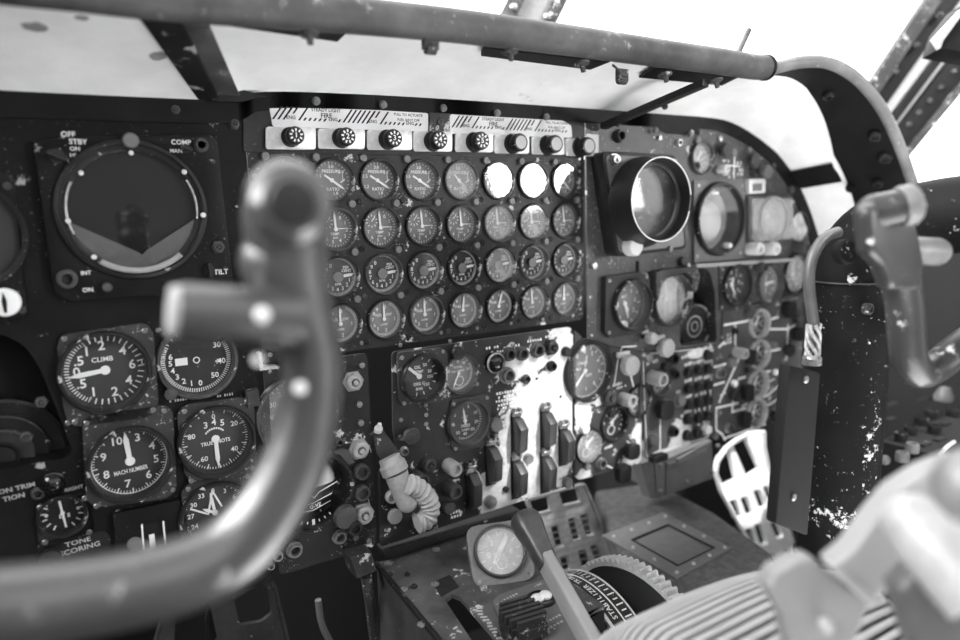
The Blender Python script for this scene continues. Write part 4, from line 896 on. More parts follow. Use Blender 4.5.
b = MB(); P = px([(648, 272), (655, 269), (688, 266), (692, 275), (688, 291), (684, 291), (684, 277), (677, 272), (655, 279), (650, 300), (648, 292)]); b.prism(P, .0003, .020); b.build('collar', 'frame_gray', RI, bevel=.001)
q = loc2(668, 299)
dome = empty('warning_dome', U(815, 273, -.004), 'pale translucent dome half hidden behind the grey conduit', 'lamp')
r = rad_of(815, 273, 12, -.004); b = MB(); b.lathe([(r, 0), (r, .004), (r * .92, .012), (r * .6, .019), (1e-6, .022)], 24); b.build('dome_lens', 'ball_gray', dome); b = MB(); b.lathe([(r * 1.15, 0), (r * 1.15, .003), (r, .004)], 24); b.build('base_ring', 'bezel_black', dome)
for i in range(4): screw(EN, -.15 + i * .09, ZT - .006, .003)
# ------------------------------------------------------------------ glareshield hood
gs = empty('glareshield', (0, 0, .2), 'long white-lined glareshield hood with grey tubular rim over the panels', 'glareshield', rot=(0, 0, 0))
YR = -.2
edge = [(-.95, .180), (-.6, .181), (-.40, .183), (-.32, .186), (-.27, .198), (-.15, .203), (0, .205), (.25, .206), (.42, .206), (.52, .206), (.58, .202), (.635, .187), (.70, .160), (.745, .135), (.79, .097), (.83, .052), (.866, 0), (.89, -.05), (.906, -.12), (.91, -.22)]
rimp = [(-240, -55), (-40, -22), (70, -9), (118, -3), (147, 0), (220, 7), (300, 13), (440, 26), (560, 41), (660, 55), (720, 63), (765, 69), (800, 62), (828, 63), (852, 75), (872, 95), (887, 118), (899, 145), (908, 170), (918, 200)]
E_ = catmull([(x, 0, z) for x, z in edge], 4); Rm = catmull([U(x, y, YR) for x, y in rimp], 4)
n = len(E_); NT = 6
def hoodpt(i, t, off=0):
    a, c = E_[i], Rm[i]; p = a.lerp(c, t)
    i0, i1 = max(i - 1, 0), min(i + 1, n - 1); tan = (E_[i1] - E_[i0]).lerp(Rm[i1] - Rm[i0], t); d = (c - a); nr = tan.cross(d).normalized()
    if nr.z > 0 and tan.x > abs(tan.z): nr = -nr
    elif nr.x > 0 and abs(tan.z) >= tan.x: nr = -nr
    bow = -.012 * math.sin(math.pi * t) * (1 if i < 52 else .4)
    return p + nr * (off + bow)
def hoodstrip(i0, i1, t0, t1, off, th, m=4):
    b = MB(); k = i1 - i0 + 1; vv = []
    for o in (off, off - th):
        for i in range(i0, i1 + 1):
            ta = t0(i) if callable(t0) else t0; tb = t1(i) if callable(t1) else t1
            for j in range(m + 1): vv.append(hoodpt(i, ta + (tb - ta) * j / m, o))
    w = m + 1; N = k * w; ff = []
    for i in range(k - 1):
        for j in range(m):
            a = i * w + j; ff.append((a, a + 1, a + w + 1, a + w)); ff.append((N + a, N + a + w, N + a + w + 1, N + a + 1))
        ff.append((i * w, (i + 1) * w, N + (i + 1) * w, N + i * w)); ff.append((i * w + m, N + i * w + m, N + (i + 1) * w + m, (i + 1) * w + m))
    for i in (0, k - 1):
        for j in range(m): a = i * w + j; ff.append((a, a + 1, N + a + 1, N + a))
    b.add(vv, ff); return b
hoodstrip(0, n - 1, 0, 1, 0, .004, 8).build('hood_sheet', 'hood_white', gs, world=True, smooth=60)
it = next(i for i in range(n) if PR(Rm[i]).x > 764)
b = MB(); b.tube([p + Vector((0, 0, .002)) for p in Rm[:it + 1]], [.0175] * (it + 1), 18); b.build('rim_tube', 'rim_gray', gs, world=True)
b = MB(); p = Rm[it]; d = (Rm[it + 1] - Rm[it - 1]).normalized(); b.cyl(p - d * .002 + Vector((0, 0, .002)), p + d * .003 + Vector((0, 0, .002)), .0185); b.build('tube_clamp', 'pad_black', gs, world=True)
b = MB(); b.tube(Rm[it:], [.0145] + [.0095] * (n - it - 1), 14); b.build('rim_edging', 'rim_edge', gs, world=True)
bw = lambda i: 1 - min(.52, .06 + .46 * max(0, (i - it) / 16.0))
hoodstrip(it, n - 1, bw, .99, .003, .002).build('dark_band', 'pad_black', gs, world=True, smooth=60)
def ix(x): return min(range(n), key=lambda i: abs(PR(Rm[i]).x - x))
def clip(x, y, r=.006):
    p = U(x, y, YR + .004); b = MB(); b.lathe([(r * 1.6, 0), (r * 1.5, .002), (r * .6, .004), (r * .5, .011), (1e-6, .012)], 14, frame(p, (0, -.25, -1))); b.build('fastener', 'bezel_gray', gs, world=True)
for x, y in [(309, 33), (510, 51), (582, 63), (665, 74), (716, 80)]: clip(x, y)
for x, y, r in [(430, 37, .011), (622, 70, .010)]:
    p = U(x, y, YR + .002); b = MB(); b.box((0, 0, -.006), (r * 1.6, .008, .014), frame(p, (0, 0, 1))); b.cyl(p + Vector((-.006, 0, -.012)), p + Vector((.006, 0, -.012)), .006); b.tube([p + Vector((-.02, -.004, .004)), p + Vector((-.008, -.006, -.004))], .0016, 8); b.build('hook', 'frame_gray', gs, world=True, bevel=.001)
# ribs and a softer grey band on the underside
def rib_band(p0, p1, w, name, mat, th=.006, w2=None):
    d = p1 - p0; s_ = Vector((1, 0, 0)); s_ = (s_ - d.normalized() * s_.dot(d.normalized())).normalized(); w2 = w2 or w; dz = Vector((0, 0, -th))
    A_ = [p0 - s_ * w / 2, p0 + s_ * w / 2, p1 + s_ * w2 / 2, p1 - s_ * w2 / 2]
    A_ = [q + Vector((0, 0, .004)) for q in A_]
    return MB().hull3(A_, [q + dz for q in A_]).build(name, mat, gs, world=True, bevel=.0015)
def on(x, y, t): 
    # point on the hood sheet under a picture point, at hood depth t
    i = min(range(n), key=lambda i: (PR(hoodpt(i, t)) - Vector((x, y))).length); return hoodpt(i, t)
rib_band(U(152, 4, -.195), U(209, 99, -.004), .034, 'rib_band', 'rib_chipped', w2=.022)
rib_band(U(184, 10, -.19), U(229, 99, -.005), .030, 'rib_band', 'rim_gray', th=.003, w2=.026)  # softer grey band beside the chipped one
rib_band(U(706, 82, -.190), U(603, 126, -.010), .016, 'rib_band', 'frame_dark', th=.010)
for x, y, Y in [(663, 100, -.11), (616, 118, -.03)]:
    p = U(x, y, Y) + Vector((0, -.004, -.010)); MB().ball(p, .005, 10).build('fastener', 'bezel_gray', gs, world=True)
P = px([(209, 89), (222, 87), (240, 89), (266, 96), (240, 102), (212, 101)], -.012); b = MB(); b.prism(P, .008, .012, Matrix.Rotation(R_(90), 4, 'X')); b.build('gusset', 'rib_chipped', gs, world=True)
# black angle strip where hood meets the panel
b = MB(); m = n - 1
for i in range(m):
    a, c = E_[i], E_[i + 1]
    dr = lambda q: Vector((q.x, 0, q.z)) + (Vector((0, 0, -1)) if q.x < .5 else (Vector((.28, 0, .0)) - q).normalized()) * (.024 if q.x < -.29 else (.020 if q.x < .40 else .030))
    a2, c2 = dr(a), dr(c); a1 = a + (a - a2) * .35; c1 = c + (c - c2) * .35
    f_ = lambda q, y: Vector((q.x, y, q.z))
    b.hull3([f_(a1, -.005), f_(c1, -.005), f_(c2, -.003), f_(a2, -.003)], [f_(a1, .006), f_(c1, .006), f_(c2, .006), f_(a2, .006)])
b.build('angle_strip', 'pad_black', gs, world=True, merge=True)
for x, y in [(316, 101), (383, 104.5), (443, 108), (497, 113), (546, 117), (655, 130), (690, 134)]:
    p = U(x, y, -.008); b = MB(); b.lathe([(.0055, 0), (.0045, .004), (1e-6, .005)], 12, frame(p, (0, -1, -.3))); b.build('screw', 'lamp_gray', gs, world=True)
# fittings on the right part of the hood
from mathutils.bvhtree import BVHTree
_hs = hoodstrip(0, n - 1, 0, 1, 0, -.004, 8); BV = BVHTree.FromPolygons(_hs.v, _hs.f)
def hood_at(x, y):
    h = BV.ray_cast(CAM, ray(x, y).normalized()); nr = h[1]
    if nr.dot(ray(x, y)) > 0: nr = -nr
    return h[0], nr
def hood_hit(x, y):
    best = None
    for i in range(n):
        for j in range(0, 21):
            p = hoodpt(i, j / 20); d = (PR(p) - Vector((x, y))).length
            if best is None or d < best[0]: best = (d, i, j / 20)
    return best[1], best[2]
def hood_patch(poly, name, mat, off=.0025):
    H = [hood_at(x, y) for x, y in poly]
    MB().hull3([p + q * off for p, q in H], [p - q * .001 for p, q in H]).build(name, mat, gs, world=True)
hood_patch([(790, 172), (832, 163.5), (834, 169), (838, 174), (842, 181), (801, 188)], 'scuff_plate', 'pad_black')
for poly in [[(62, -4), (150, 4), (240, 14), (350, 27), (337, 39.5), (240, 25), (150, 12), (84, 3)], [(483, 46), (610, 60), (590, 68), (481, 54)], [(654, 66), (738, 76), (722, 84), (639, 76)]]: hood_patch(poly, 'rim_pad', 'pad_black')
for x, y, r, mt in [(851, 187, .009, 'pad_black'), (828, 94, .009, 'frame_dark'), (876, 135, .011, 'frame_dark'), (886, 157, .011, 'frame_dark'), (879, 183, .009, 'frame_dark')]:
    p, nr = hood_at(x, y)
    b = MB(); b.lathe([(r, .000), (r, .006), (r * .8, .009), (r * .5, .009), (r * .45, .005), (1e-6, .005)], 18, frame(p, nr)); b.build('fastener', mt, gs, world=True)
# ------------------------------------------------------------------ control yokes and column
def rp(x, y, Y, hp):                        # picture radius -> metres at that plane
    return hp * dep(U(x, y, Y)) / F
yl = empty('control_yoke', U(20, 610, -.48), 'grey curved control yoke, out of focus in front of the climb and MACH gauges', 'control yoke', rot=(0, 0, 0))
YL = -.48
path = [(287, 200, 40, 0), (286, 225, 42, 0), (290, 265, 38, 0), (300, 310, 33, 0), (312, 355, 29, 0), (310, 405, 30, 0), (297, 455, 33, 0), (272, 505, 35, 0), (238, 545, 37, 0), (195, 570, 38, 0), (130, 588, 39, 0), (50, 601, 41, 0), (-60, 612, 43, 0), (-200, 620, 46, 0)]
b = MB(); b.tube([U(x, y, YL) for x, y, h, _ in path], [rp(x, y, YL, h) for x, y, h, _ in path], 24, smooth=5)
b.ball(U(287, 200, YL), rp(287, 200, YL, 41), 24)
b.ball(U(285, 262, YL + .004), rp(285, 262, YL, 44), 24, (1, 1, 1.1))
b.build('yoke_frame', 'yoke_paint', yl, world=True, smooth=70)
c0 = U(286, 214, YL + .010); c1 = U(292, 203, YL - .034); d = (c1 - c0).normalized()
b = MB(); L_ = (c1 - c0).length; b.lathe([(.0225, 0), (.0225, L_ - .012), (.0205, L_ - .004), (.0150, L_)], 32, frame(c0, d)); b.build('grip_head', 'yoke_paint', yl, world=True)
b = MB(); b.lathe([(.0120, L_ - .006), (.0120, L_ + .004), (.0108, L_ + .006), (1e-6, L_ + .0065)], 28, frame(c0, d)); b.disc(.003, L_ + .0067, 12, frame(c0, d)); b.build('trigger_button', 'bezel_black', yl, world=True)
c0 = U(300, 318, YL - .012); c1 = U(172, 311, YL - .012); b = MB()
b.tube([c0, c0.lerp(c1, .5), c0.lerp(c1, .93), c1], [.0165, .0150, .0148, .0125], 24); b.build('trim_switch_housing', 'yoke_paint', yl, world=True)
b = MB(); b.cyl(c0.lerp(c1, .97), c1 + (c1 - c0) * .02, .0135, .0125, 22); b.build('end_cap', 'knob_gray', yl, world=True)
for x, y, o_, r in [(262, 315, .027, .0045), (300, 388, .026, .004), (258, 360, .030, .003)]: b = MB(); b.ball(U(x, y, YL - o_), r, 10); b.build('screw', 'knob_light', yl, world=True)

col = empty('control_column', U(838, 560, -.38), 'thick black chipped control column standing beside the tall dark box', 'control column', rot=(0, 0, 0))
Yc = -.38
b = MB(); P = [U(832, 575, Yc), U(838, 500, Yc), U(845, 400, Yc), U(850, 310, Yc)]
P += [P[-1] + Vector((0, 0, .045)), P[-1] + Vector((.001, -.008, .074)), P[-1] + Vector((.002, -.032, .100)), P[-1] + Vector((.003, -.08, .115)), P[-1] + Vector((.004, -.14, .122))]
b.tube(P, [.0465, .047, .0475, .048, .047, .046, .044, .043, .043], 28, smooth=5); b.build('column_tube', 'column_black', col, world=True, smooth=70)
b = MB(); q = U(832, 558, Yc); b.lathe([(.0475, 0), (.049, .001), (.049, .006), (.0475, .007)], 32, frame(q, P[1] - P[0])); b.build('seam_ring', 'frame_gray', col, world=True)
b = MB(); q = U(851, 281, Yc); b.lathe([(.0485, 0), (.0492, .0006), (.0485, .0018)], 32, frame(q, (0, 0, 1))); b.build('stitch_line', 'frame_gray', col, world=True)
b = MB(); q = U(846, 252, Yc - .046); b.lathe([(.0145, -.006), (.0145, .003), (.012, .005), (1e-6, .0055)], 24, frame(q, (-.25, -1, .1))); b.build('cover_disc', 'column_black', col, world=True)
b = MB(); q = U(868, 309, Yc - .043); b.lathe([(.007, -.004), (.007, .003), (.004, .004), (.0035, .002), (1e-6, .002)], 16, frame(q, (-.1, -1, 0))); b.build('screw', 'frame_gray', col, world=True)
hb0 = P[-1]; b = MB(); b.box((hb0.x + .004, hb0.y - .045, hb0.z - .045), (.098, .085, .20)); b.build('hub_housing', 'column_black', col, world=True, bevel=.03, seg=4)
b = MB(); b.lathe([(.0435, 0), (.0445, .0015), (.0445, .004), (.0435, .0055)], 32, frame(hb0 + Vector((0, .004, 0)), (0, -1, 0))); b.build('hub_ring', 'void', col, world=True)

yr = empty('control_yoke', U(960, 330, -.54), 'grey chipped control yoke in sharp focus in front of the black column', 'control yoke', rot=(0, 0, 0))
Yr = -.53
path = [(886, 222, 18), (890, 238, 20), (895, 258, 20), (901, 282, 18), (905, 310, 17.5), (907, 340, 17), (910, 360, 17), (919, 372, 16), (934, 368, 15), (952, 354, 15.5), (975, 338, 16), (1020, 312, 17)]
b = MB(); b.tube([U(x, y, Yr) for x, y, h in path], [rp(x, y, Yr, h) for x, y, h in path], 22, smooth=5); b.build('yoke_frame', 'yoke_right', yr, world=True, smooth=70)
A_ = [U(x, y, Yr - .021) for x, y in [(868, 208), (880, 201), (915, 210), (921, 236), (926, 262), (924, 290), (893, 290), (886, 268), (872, 254)]]; MB().hull3(A_, [p + Vector((.004, .018, 0)) for p in A_]).build('head_block', 'yoke_right', yr, world=True, bevel=.008, seg=4)
c0 = U(876, 212, Yr - .012); c1 = U(901, 206.5, Yr - .024); d = c1 - c0
b = MB(); b.cyl(c0 - d * .05, c1, .0155, .0145, 24); b.ball(c0 - d * .05, .0155, 18); b.build('grip_head', 'yoke_right', yr, world=True)
b = MB(); b.lathe([(.0165, 0), (.0175, .002), (.0175, .010), (.0155, .013), (1e-6, .013)], 26, frame(c1 - d * .05, d)); b.build('grip_cap', 'lamp_gray', yr, world=True); b = MB(); b.cyl(c1 + d * .1, c1 + d * .36, .0065, .006, 14); b.build('trigger_button', 'bezel_black', yr, world=True)
c0 = U(905, 250, Yr + .002); c1 = U(940, 252, Yr - .006); d = c1 - c0
b = MB(); b.lathe([(.0135, 0), (.0135, d.length * .9), (.012, d.length), (1e-6, d.length * 1.03)], 24, frame(c0, d)); b.build('trim_switch_housing', 'switch_gray', yr, world=True)

bx = empty('junction_box', U(787, 525, -.40), 'tall flat dark grey box standing against the black column', 'box', rot=(0, 0, 0))
world_prism([(790, 365), (821, 373), (808, 536), (776, 524)], -.425, -.411).build('box_body', 'box_dark', bx, world=True, bevel=.003)
for x, y in [(805, 379.5), (793, 497)]:
    b = MB(); b.lathe([(.0042, 0), (.0042, .002), (.0025, .003), (1e-6, .0025)], 14, frame(U(x, y, -.425), (0, -1, 0))); b.build('screw', 'steel', bx, world=True)
cd = empty('conduit_cable', U(812, 360, -.40), 'grey flexible conduit curving from the black column down into the tall dark box', 'cable', rot=(0, 0, 0))
cp = [(838, 232), (828, 236), (818, 246), (811, 262), (809, 282), (811, 304), (814, 326)]
b = MB(); b.tube([U(x, y, -.405) for x, y in cp], .0064, 14, smooth=6); b.build('sleeve', 'conduit_gray', cd, world=True, smooth=70)
for k in range(7):
    pts = []
    for i in range(15):
        t = i / 14; q = U(814 - 2 * t, 324 + 36 * t, -.405); a = k * .9 + t * 1.6 + .5 * math.sin(t * 6 + k)
        pts.append(q + Vector((math.cos(a) * (.007 + .002 * math.sin(t * 3)), math.sin(a) * .006, 0)))
    b = MB(); b.tube(pts, .0024, 8, smooth=2); b.build('braid_strand', 'braid_gray', cd, world=True, smooth=70)
q = U(812, 361, -.405); b = MB(); b.lathe([(.011, -.004), (.011, .004), (.008, .008), (1e-6, .008)], 16, frame(q, (0, 0, 1))); b.build('gland', 'steel', cd, world=True)

# ------------------------------------------------------------------ lever with white bound grip
lv = empty('release_lever', U(384, 430, -.01), 'dark lever with a white cord-bound grip sticking out of the dark gap', 'lever', rot=(0, 0, 0))
A_ = [U(373, 434, -.002), U(384, 431, -.002), U(402, 455, -.022), U(402, 462, -.024), U(390, 470, -.024), U(377, 455, -.015)]
MB().hull3(A_, [p + Vector((.002, .012, 0)) for p in A_]).build('lever_arm', 'frame_dark', lv, world=True, bevel=.002)
b = MB(); b.lathe([(.006, 0), (.006, .006), (.004, .008), (.003, .014), (1e-6, .016)], 12, frame(U(378, 431, -.006), (0, -.6, 1))); b.build('bolt', 'knob_light', lv, world=True)
pA = U(389, 457, -.028); pB = U(396, 473, -.036); b = MB(); d = pB - pA; b.lathe([(.015, 0), (.016, d.length * .3), (.019, d.length * .45), (.019, d.length * .95), (.017, d.length)], 24, frame(pA, d)); b.build('collar', 'knob_gray', lv, world=True)
pC = U(407, 502, -.046); b = MB(); b.cyl(pB - (pB - pC) * .02, pC, .0165, .0150, 24); b.ball(pC, .015, 16); b.build('sleeve', 'knob_gray', lv, world=True)
pts = catmull([U(x, y, -.055) for x, y in [(407, 484), (417, 488), (426, 497), (430, 508), (426, 519), (417, 523)]], 16)
b = MB(); b.tube(pts, [.0125 + .0028 * math.sin(i * math.pi / 7) ** 2 for i in range(len(pts))], 16); b.build('cord_binding', 'cord_white', lv, world=True, smooth=50)

# ------------------------------------------------------------------ rudder pedals
def pedal(label, outline, holes, Y, mat, th, tilt=0, ribs=None, ribmat=None):
    c = U(sum(p[0] for p in outline) / len(outline), max(p[1] for p in outline), Y)
    r = empty('rudder_pedal', c, label, 'pedal', 'rudder pedals')
    f = lambda L: [(x - c.x, z - c.z) for x, z in px(L, Y)]
    b = MB(); b.plate(rpoly(f(outline), .004, 3), [rpoly(f(h), .004, 3) for h in holes], -th, 0); b.build('foot_plate', mat, r)
    b = MB(); o = f(outline); o = rpoly(o, .006, 3); b.tube([(x, y, .001) for x, y in o] + [(o[0][0], o[0][1], .001)], .0032, 8); b.build('rim', mat if not ribmat else ribmat, r)
    if ribs:
        b = MB()
        for a, d in ribs: b.line(f([a, d]), .0022, .0012)
        b.build('tread', ribmat or 'knob_gray', r)
    c2 = Vector((0, -.02, -th)); b = MB(); b.tube([(0, .10, -th), (0, .02, -.09), (0, -.2, -.12)], .012, 10); b.build('pedal_arm', 'frame_dark', r)
    return r
sl = lambda x0, y0, x1, y1, w=4.4: [(x0 - w, y0), (x0 + w * .8, y0 - 2), (x1 + w, y1), (x1 - w * .8, y1 + 2)]
pedal('slotted metal rudder pedal in the middle of the floor well below the switch panel', [(526, 499), (584, 484), (615, 560), (590, 590), (560, 592)],
      [[(530, 501), (549, 496), (551, 511), (534, 515)], [(559, 492), (578, 488), (581, 502), (563, 506)], sl(542, 532, 547, 549), sl(555, 526, 560, 547), sl(572, 519, 577, 540), sl(584, 515, 590, 535), sl(564, 557, 567, 570), sl(582, 551, 587, 570), sl(594, 546, 600, 562)], .1, 'pedal_metal', .008,
      ribs=[((533 + i * 3.2, 517 + i * 6), (584 + i * 2.6, 505 + i * 6)) for i in range(9)], ribmat='knob_gray')
pedal('bright white slotted rudder pedal beside the tall dark box', [(716, 472), (718, 461), (727, 448), (739, 439), (752, 433), (764, 431), (764, 446), (768, 465), (774, 478), (800, 566), (763, 566), (722, 492)],
      [[(719, 458), (729, 448.5), (736.5, 480), (723, 486.5), (717.5, 472)], [(733, 445), (746, 438.5), (760, 469), (747, 477.5)], sl(733, 501, 739, 517, 4.0), sl(744, 498, 750, 514, 4.0), sl(757, 491, 763, 507, 4.0), sl(766, 487, 771, 498, 3.4), sl(748, 530, 754, 546, 4.0), sl(758, 525, 764, 544, 4.0), sl(774, 523, 780, 537, 4.0), sl(771, 555, 776, 566, 4.0), sl(787, 550, 793, 563, 4.0)], .1, 'white_metal', .01)
pedal('dark worn rudder pedal below the blurred yoke', [(150, 660), (166, 604), (206, 590), (266, 574), (276, 590), (292, 660)], [[(174, 648), (176, 608), (208, 597), (218, 640), (205, 655)], [(234, 600), (262, 583), (268, 588), (272, 614), (262, 622), (240, 626)]], .1, 'pedal_dark', .008,
      ribs=[((240, 628 + i * 4), (280, 620 + i * 4)) for i in range(7)], ribmat='pedal_dark')
# ------------------------------------------------------------------ floor well and pedestal
ft = empty('footwell_cover', UZ(690, 560, -.60), 'grey textured footwell cover with a framed rectangular plate beside the trim wheel', 'cover', rot=(0, 0, 0))
Zp = -.55
P = [UZ(x, y, Zp) for x, y in [(594, 490), (655, 481), (715, 512), (772, 552), (757, 585), (700, 612), (648, 610), (622, 560)]]
b = MB(); b.prism([(p.x, p.y) for p in P], Zp - .05, Zp); b.build('cover_body', 'platform_gray', ft, world=True, bevel=.012, seg=3)
P = [UZ(x, y, Zp + .004) for x, y in [(602, 535), (664, 512), (732, 548), (676, 578)]]
Q = [UZ(x, y, Zp + .004) for x, y in [(632, 540), (668, 525), (714, 548), (678, 566)]]
b = MB(); b.plate([(p.x, p.y) for p in P], [[(p.x, p.y) for p in Q]], Zp, Zp + .004); b.build('plate_frame', 'plate_gray', ft, world=True, bevel=.0008)
b = MB(); b.prism([(p.x, p.y) for p in Q], Zp + .0002, Zp + .002); b.build('inset_plate', 'plate_gray', ft, world=True)
b = MB(); q4 = [Vector((p.x, p.y, Zp + .0042)) for p in Q]; b.tube(q4 + [q4[0]], .0022, 6); b.build('seal', 'void', ft, world=True)
for i in range(12):
    t = i / 12 * 4; k = int(t); p = P[k].lerp(Q[k], .4).lerp(P[(k + 1) % 4].lerp(Q[(k + 1) % 4], .4), t - k); MB().ball((p.x, p.y, Zp + .005), .0035, 8).build('rivet', 'knob_gray', ft, world=True)
Zt = -.452
pe = empty('centre_pedestal', (-.03, -.2, -.70), 'worn grey centre pedestal running back from under the switch panel', 'pedestal', rot=(0, 0, 0))
T_ = [(-.160, .004), (.040, .004), (.040, -.262), (-.172, -.262), (-.168, -.17)]
S1 = [UZ(x, y, Zt) for x, y in [(445, 600), (452, 594), (460, 597), (515, 660), (490, 668)]]
b = MB(); b.plate(T_, [[(p.x, p.y) for p in S1]], Zt - .006, Zt); b.build('top_plate', 'pedestal_paint', pe, world=True)
b = MB(); b.add([(-.160, .004, Zt), (-.168, -.17, Zt), (-.172, -.262, Zt), (-.172, -.262, -.99), (-.160, .004, -.99)], [(0, 1, 2, 3, 4)]); b.add([(.040, .004, Zt), (.040, -.262, Zt), (.040, -.262, -.99), (.040, .004, -.99)], [(0, 1, 2, 3)]); b.build('side_panel', 'side_paint', pe, world=True)
b = MB(); b.tube([(-.161, .002, Zt), (-.169, -.17, Zt), (-.172, -.262, Zt)], .004, 8); b.build('edge_trim', 'rib_chipped', pe, world=True)
b = MB(); b.prism([(p.x, p.y) for p in S1], Zt - .05, Zt - .045); b.build('slot_floor', 'void', pe, world=True)
for x, y, r in [(389, 564, .007), (436, 550, .006), (422, 625, .006), (404, 590, .006), (414, 587, .005), (390, 575, .004), (407, 575, .004), (435, 585, .006)]:
    p = UZ(x, y, Zt); b = MB(); b.lathe([(r, 0), (r, .002), (r * .6, .0035), (r * .5, .002), (1e-6, .002)], 14, T(*p)); b.build('screw', 'lamp_gray' if r > .005 else 'bezel_black', pe, world=True)
P = [UZ(x, y, Zt) for x, y in [(432, 583), (450, 575), (459, 587), (441, 597)]]; b = MB(); b.prism([(p.x, p.y) for p in P], Zt, Zt + .0008); b.build('scuff_plate', 'frame_dark', pe, world=True)
# strip under the switch panel and its lip
world_prism([(383, 551), (520, 510), (520, 516), (386, 559)], -.006, .02).build('front_lip', 'frame_dark', pe, world=True, bevel=.001)
P = [UZ(x, y, Zt + .004) for x, y in [(492, 601), (500, 594), (560, 574), (620, 660), (530, 680)]]
b = MB(); b.prism(rpoly([(p.x, p.y) for p in P], .01, 3), Zt, Zt + .004); cpn = b.build('selector_plate', 'plate_gray', pe, world=True)
b = MB()
for x, y, w in [(512, 596, .03), (538, 585, .012), (500, 603, .012), (540, 608, .012), (552, 619, .03), (553, 626, .034), (550, 631, .03)]:
    p = UZ(x, y, Zt + .0045); scrib(b, p.x, p.y, w, .004, 6, z=p.z, rot=.1)
marks(b, 'mark_dim', cpn, True)
# text strip along the slot
b = MB()
for i in range(12):
    p = UZ(477 + i * 2.3, 608 + i * 3, Zt + .001); scrib(b, p.x, p.y, .02, .005, 3, z=p.z, rot=1.1)
marks(b, 'mark_dim', pe, True)
kn = empty('selector_knob', UZ(528, 628, Zt + .004), 'black ribbed selector knob with white figures on the pedestal plate', 'knob', rot=(0, 0, 0))
p = UZ(523, 629, Zt + .006); Kf = T(p.x, p.y, Zt + .004) @ Matrix.Rotation(-.12, 4, 'Z')
b = MB(); b.lathe([(.029, 0), (.029, .006), (.026, .010), (1e-6, .010)], 30, Kf); b.build('skirt', 'bezel_black', kn, world=True)
b = MB(); 
for i in range(6):
    w = .052 * math.sqrt(1 - ((i - 2.5) / 3.6) ** 2); b.box((0, -.0225 + i * .009, .018), (w, .0048, .020), Kf); b.box((0, -.0225 + i * .009, .010), (w, .009, .014), Kf)
b.build('grip', 'frame_gray', kn, world=True)
b = MB()
for i in range(3): b.rect(-.012 + i * .012, .0275, .006, .004, .0102, 0, Kf)
b.build('figures', 'mark_white', kn, world=True, smooth=0)
k2 = empty('thumb_switch', UZ(543, 597, Zt + .004), 'small white two-lobed thumb switch on the pedestal plate behind the lever', 'switch', rot=(0, 0, 0))
p = UZ(541, 597, Zt + .008); b = MB(); b.ball((p.x - .006, p.y, p.z), .009, 14, (1, 1, .6)); b.ball((p.x + .007, p.y, p.z), .009, 14, (1, 1, .6)); b.build('rocker', 'knob_light', k2, world=True)
b = MB(); b.lathe([(.019, 0), (.019, .003), (.016, .004)], 24, T(p.x, p.y, Zt + .004)); b.build('base_ring', 'bezel_black', k2, world=True)
# pedestal gauge in its tilted housing
gp = W(500, 551, .945)
nrm = (CAM - gp).normalized().lerp(Vector((-.1, -.5, .85)), .45).normalized()
fm = frame(gp, nrm, Vector((.94, -.33, 0)))
pg = empty('pedestal_gauge', gp, 'round pale gauge in a tilted grey housing on the pedestal behind the black-knobbed lever', 'gauge')
pg.rotation_euler = fm.to_euler(); r = 26.5 * dep(gp) / F
b = MB(); b.plate(rrect(0, -.002, r * 2.35, r * 2.3, .018), [circle(0, 0, r * .95)], -.030, 0); b.build('housing', 'lamp_gray', pg, bevel=.002)
put(bezel_mesh(r, 'mid', 'bezel_gray'), 'bezel', pg, (0, 0, .0005)); b = MB(); b.disc(r * .9, 0, 36); d = b.build('dial', 'ball_gray', pg); d.location = (0, 0, -.004); put(face_mesh('quant', r * .85), 'markings', d)
b = MB(); b.prism([(-.003, -r * .5), (.003, -r * .5), (.0035, r * .5), (0, r * .7), (-.0035, r * .5)], 0, .001); o = b.build('pointer', 'mark_white', pg); o.location = (0, 0, -.002); o.rotation_euler = (0, 0, -.6)
b = MB(); b.disc(r * .9, 0, 36); b.build('glass', 'glass_hazy', pg).location = (0, 0, .004)
for sx in (-1, 1): screw(pg, sx * r * .95, -r * .98, .003)
b = MB(); b.lathe([(r * .8, -.045), (r * .85, -.03)], 24); b.build('mount', 'frame_dark', pg)
# lever with black knob
l0 = W(523, 516, .90); l1 = W(546, 561, .86); l2 = W(598, 655, .74)
lev = empty('flap_lever', l2, 'flat pale grey lever with a black knob rising in front of the pedestal gauge', 'lever', rot=(0, 0, 0))
d = (l2 - l1).normalized(); fm = frame(l1, d, Vector((1, 0, 0))); L_ = (l2 - l1).length
b = MB(); b.prism(rrect(0, 0, .016, .030, .004), -.004, L_, fm); b.build('bar', 'lever_gray', lev, world=True, bevel=.0012)
d2 = (l0 - l1); fm2 = frame(l1 + d2 * -.08, d2, Vector((1, 0, 0)))
b = MB(); L2 = d2.length * 1.12
sect = [(.0125, .012, 0), (.014, .0135, L2 * .08), (.0155, .0145, L2 * .4), (.0195, .018, L2 * .72), (.0195, .018, L2 * .9), (.015, .014, L2)]
vv = []; ff = []; m = 20
for a, c, z in sect:
    for i in range(m): t = 2 * math.pi * i / m; vv.append((a * math.copysign(abs(math.cos(t)) ** .7, math.cos(t)), c * math.copysign(abs(math.sin(t)) ** .7, math.sin(t)), z))
for j in range(len(sect) - 1):
    for i in range(m): ff.append((j * m + i, j * m + (i + 1) % m, (j + 1) * m + (i + 1) % m, (j + 1) * m + i))
ff.append(tuple(range(m - 1, -1, -1))); ff.append(tuple((len(sect) - 1) * m + i for i in range(m)))
b.add(vv, ff, fm2); b.build('lever_knob', 'knob_soft', lev, world=True, smooth=50)
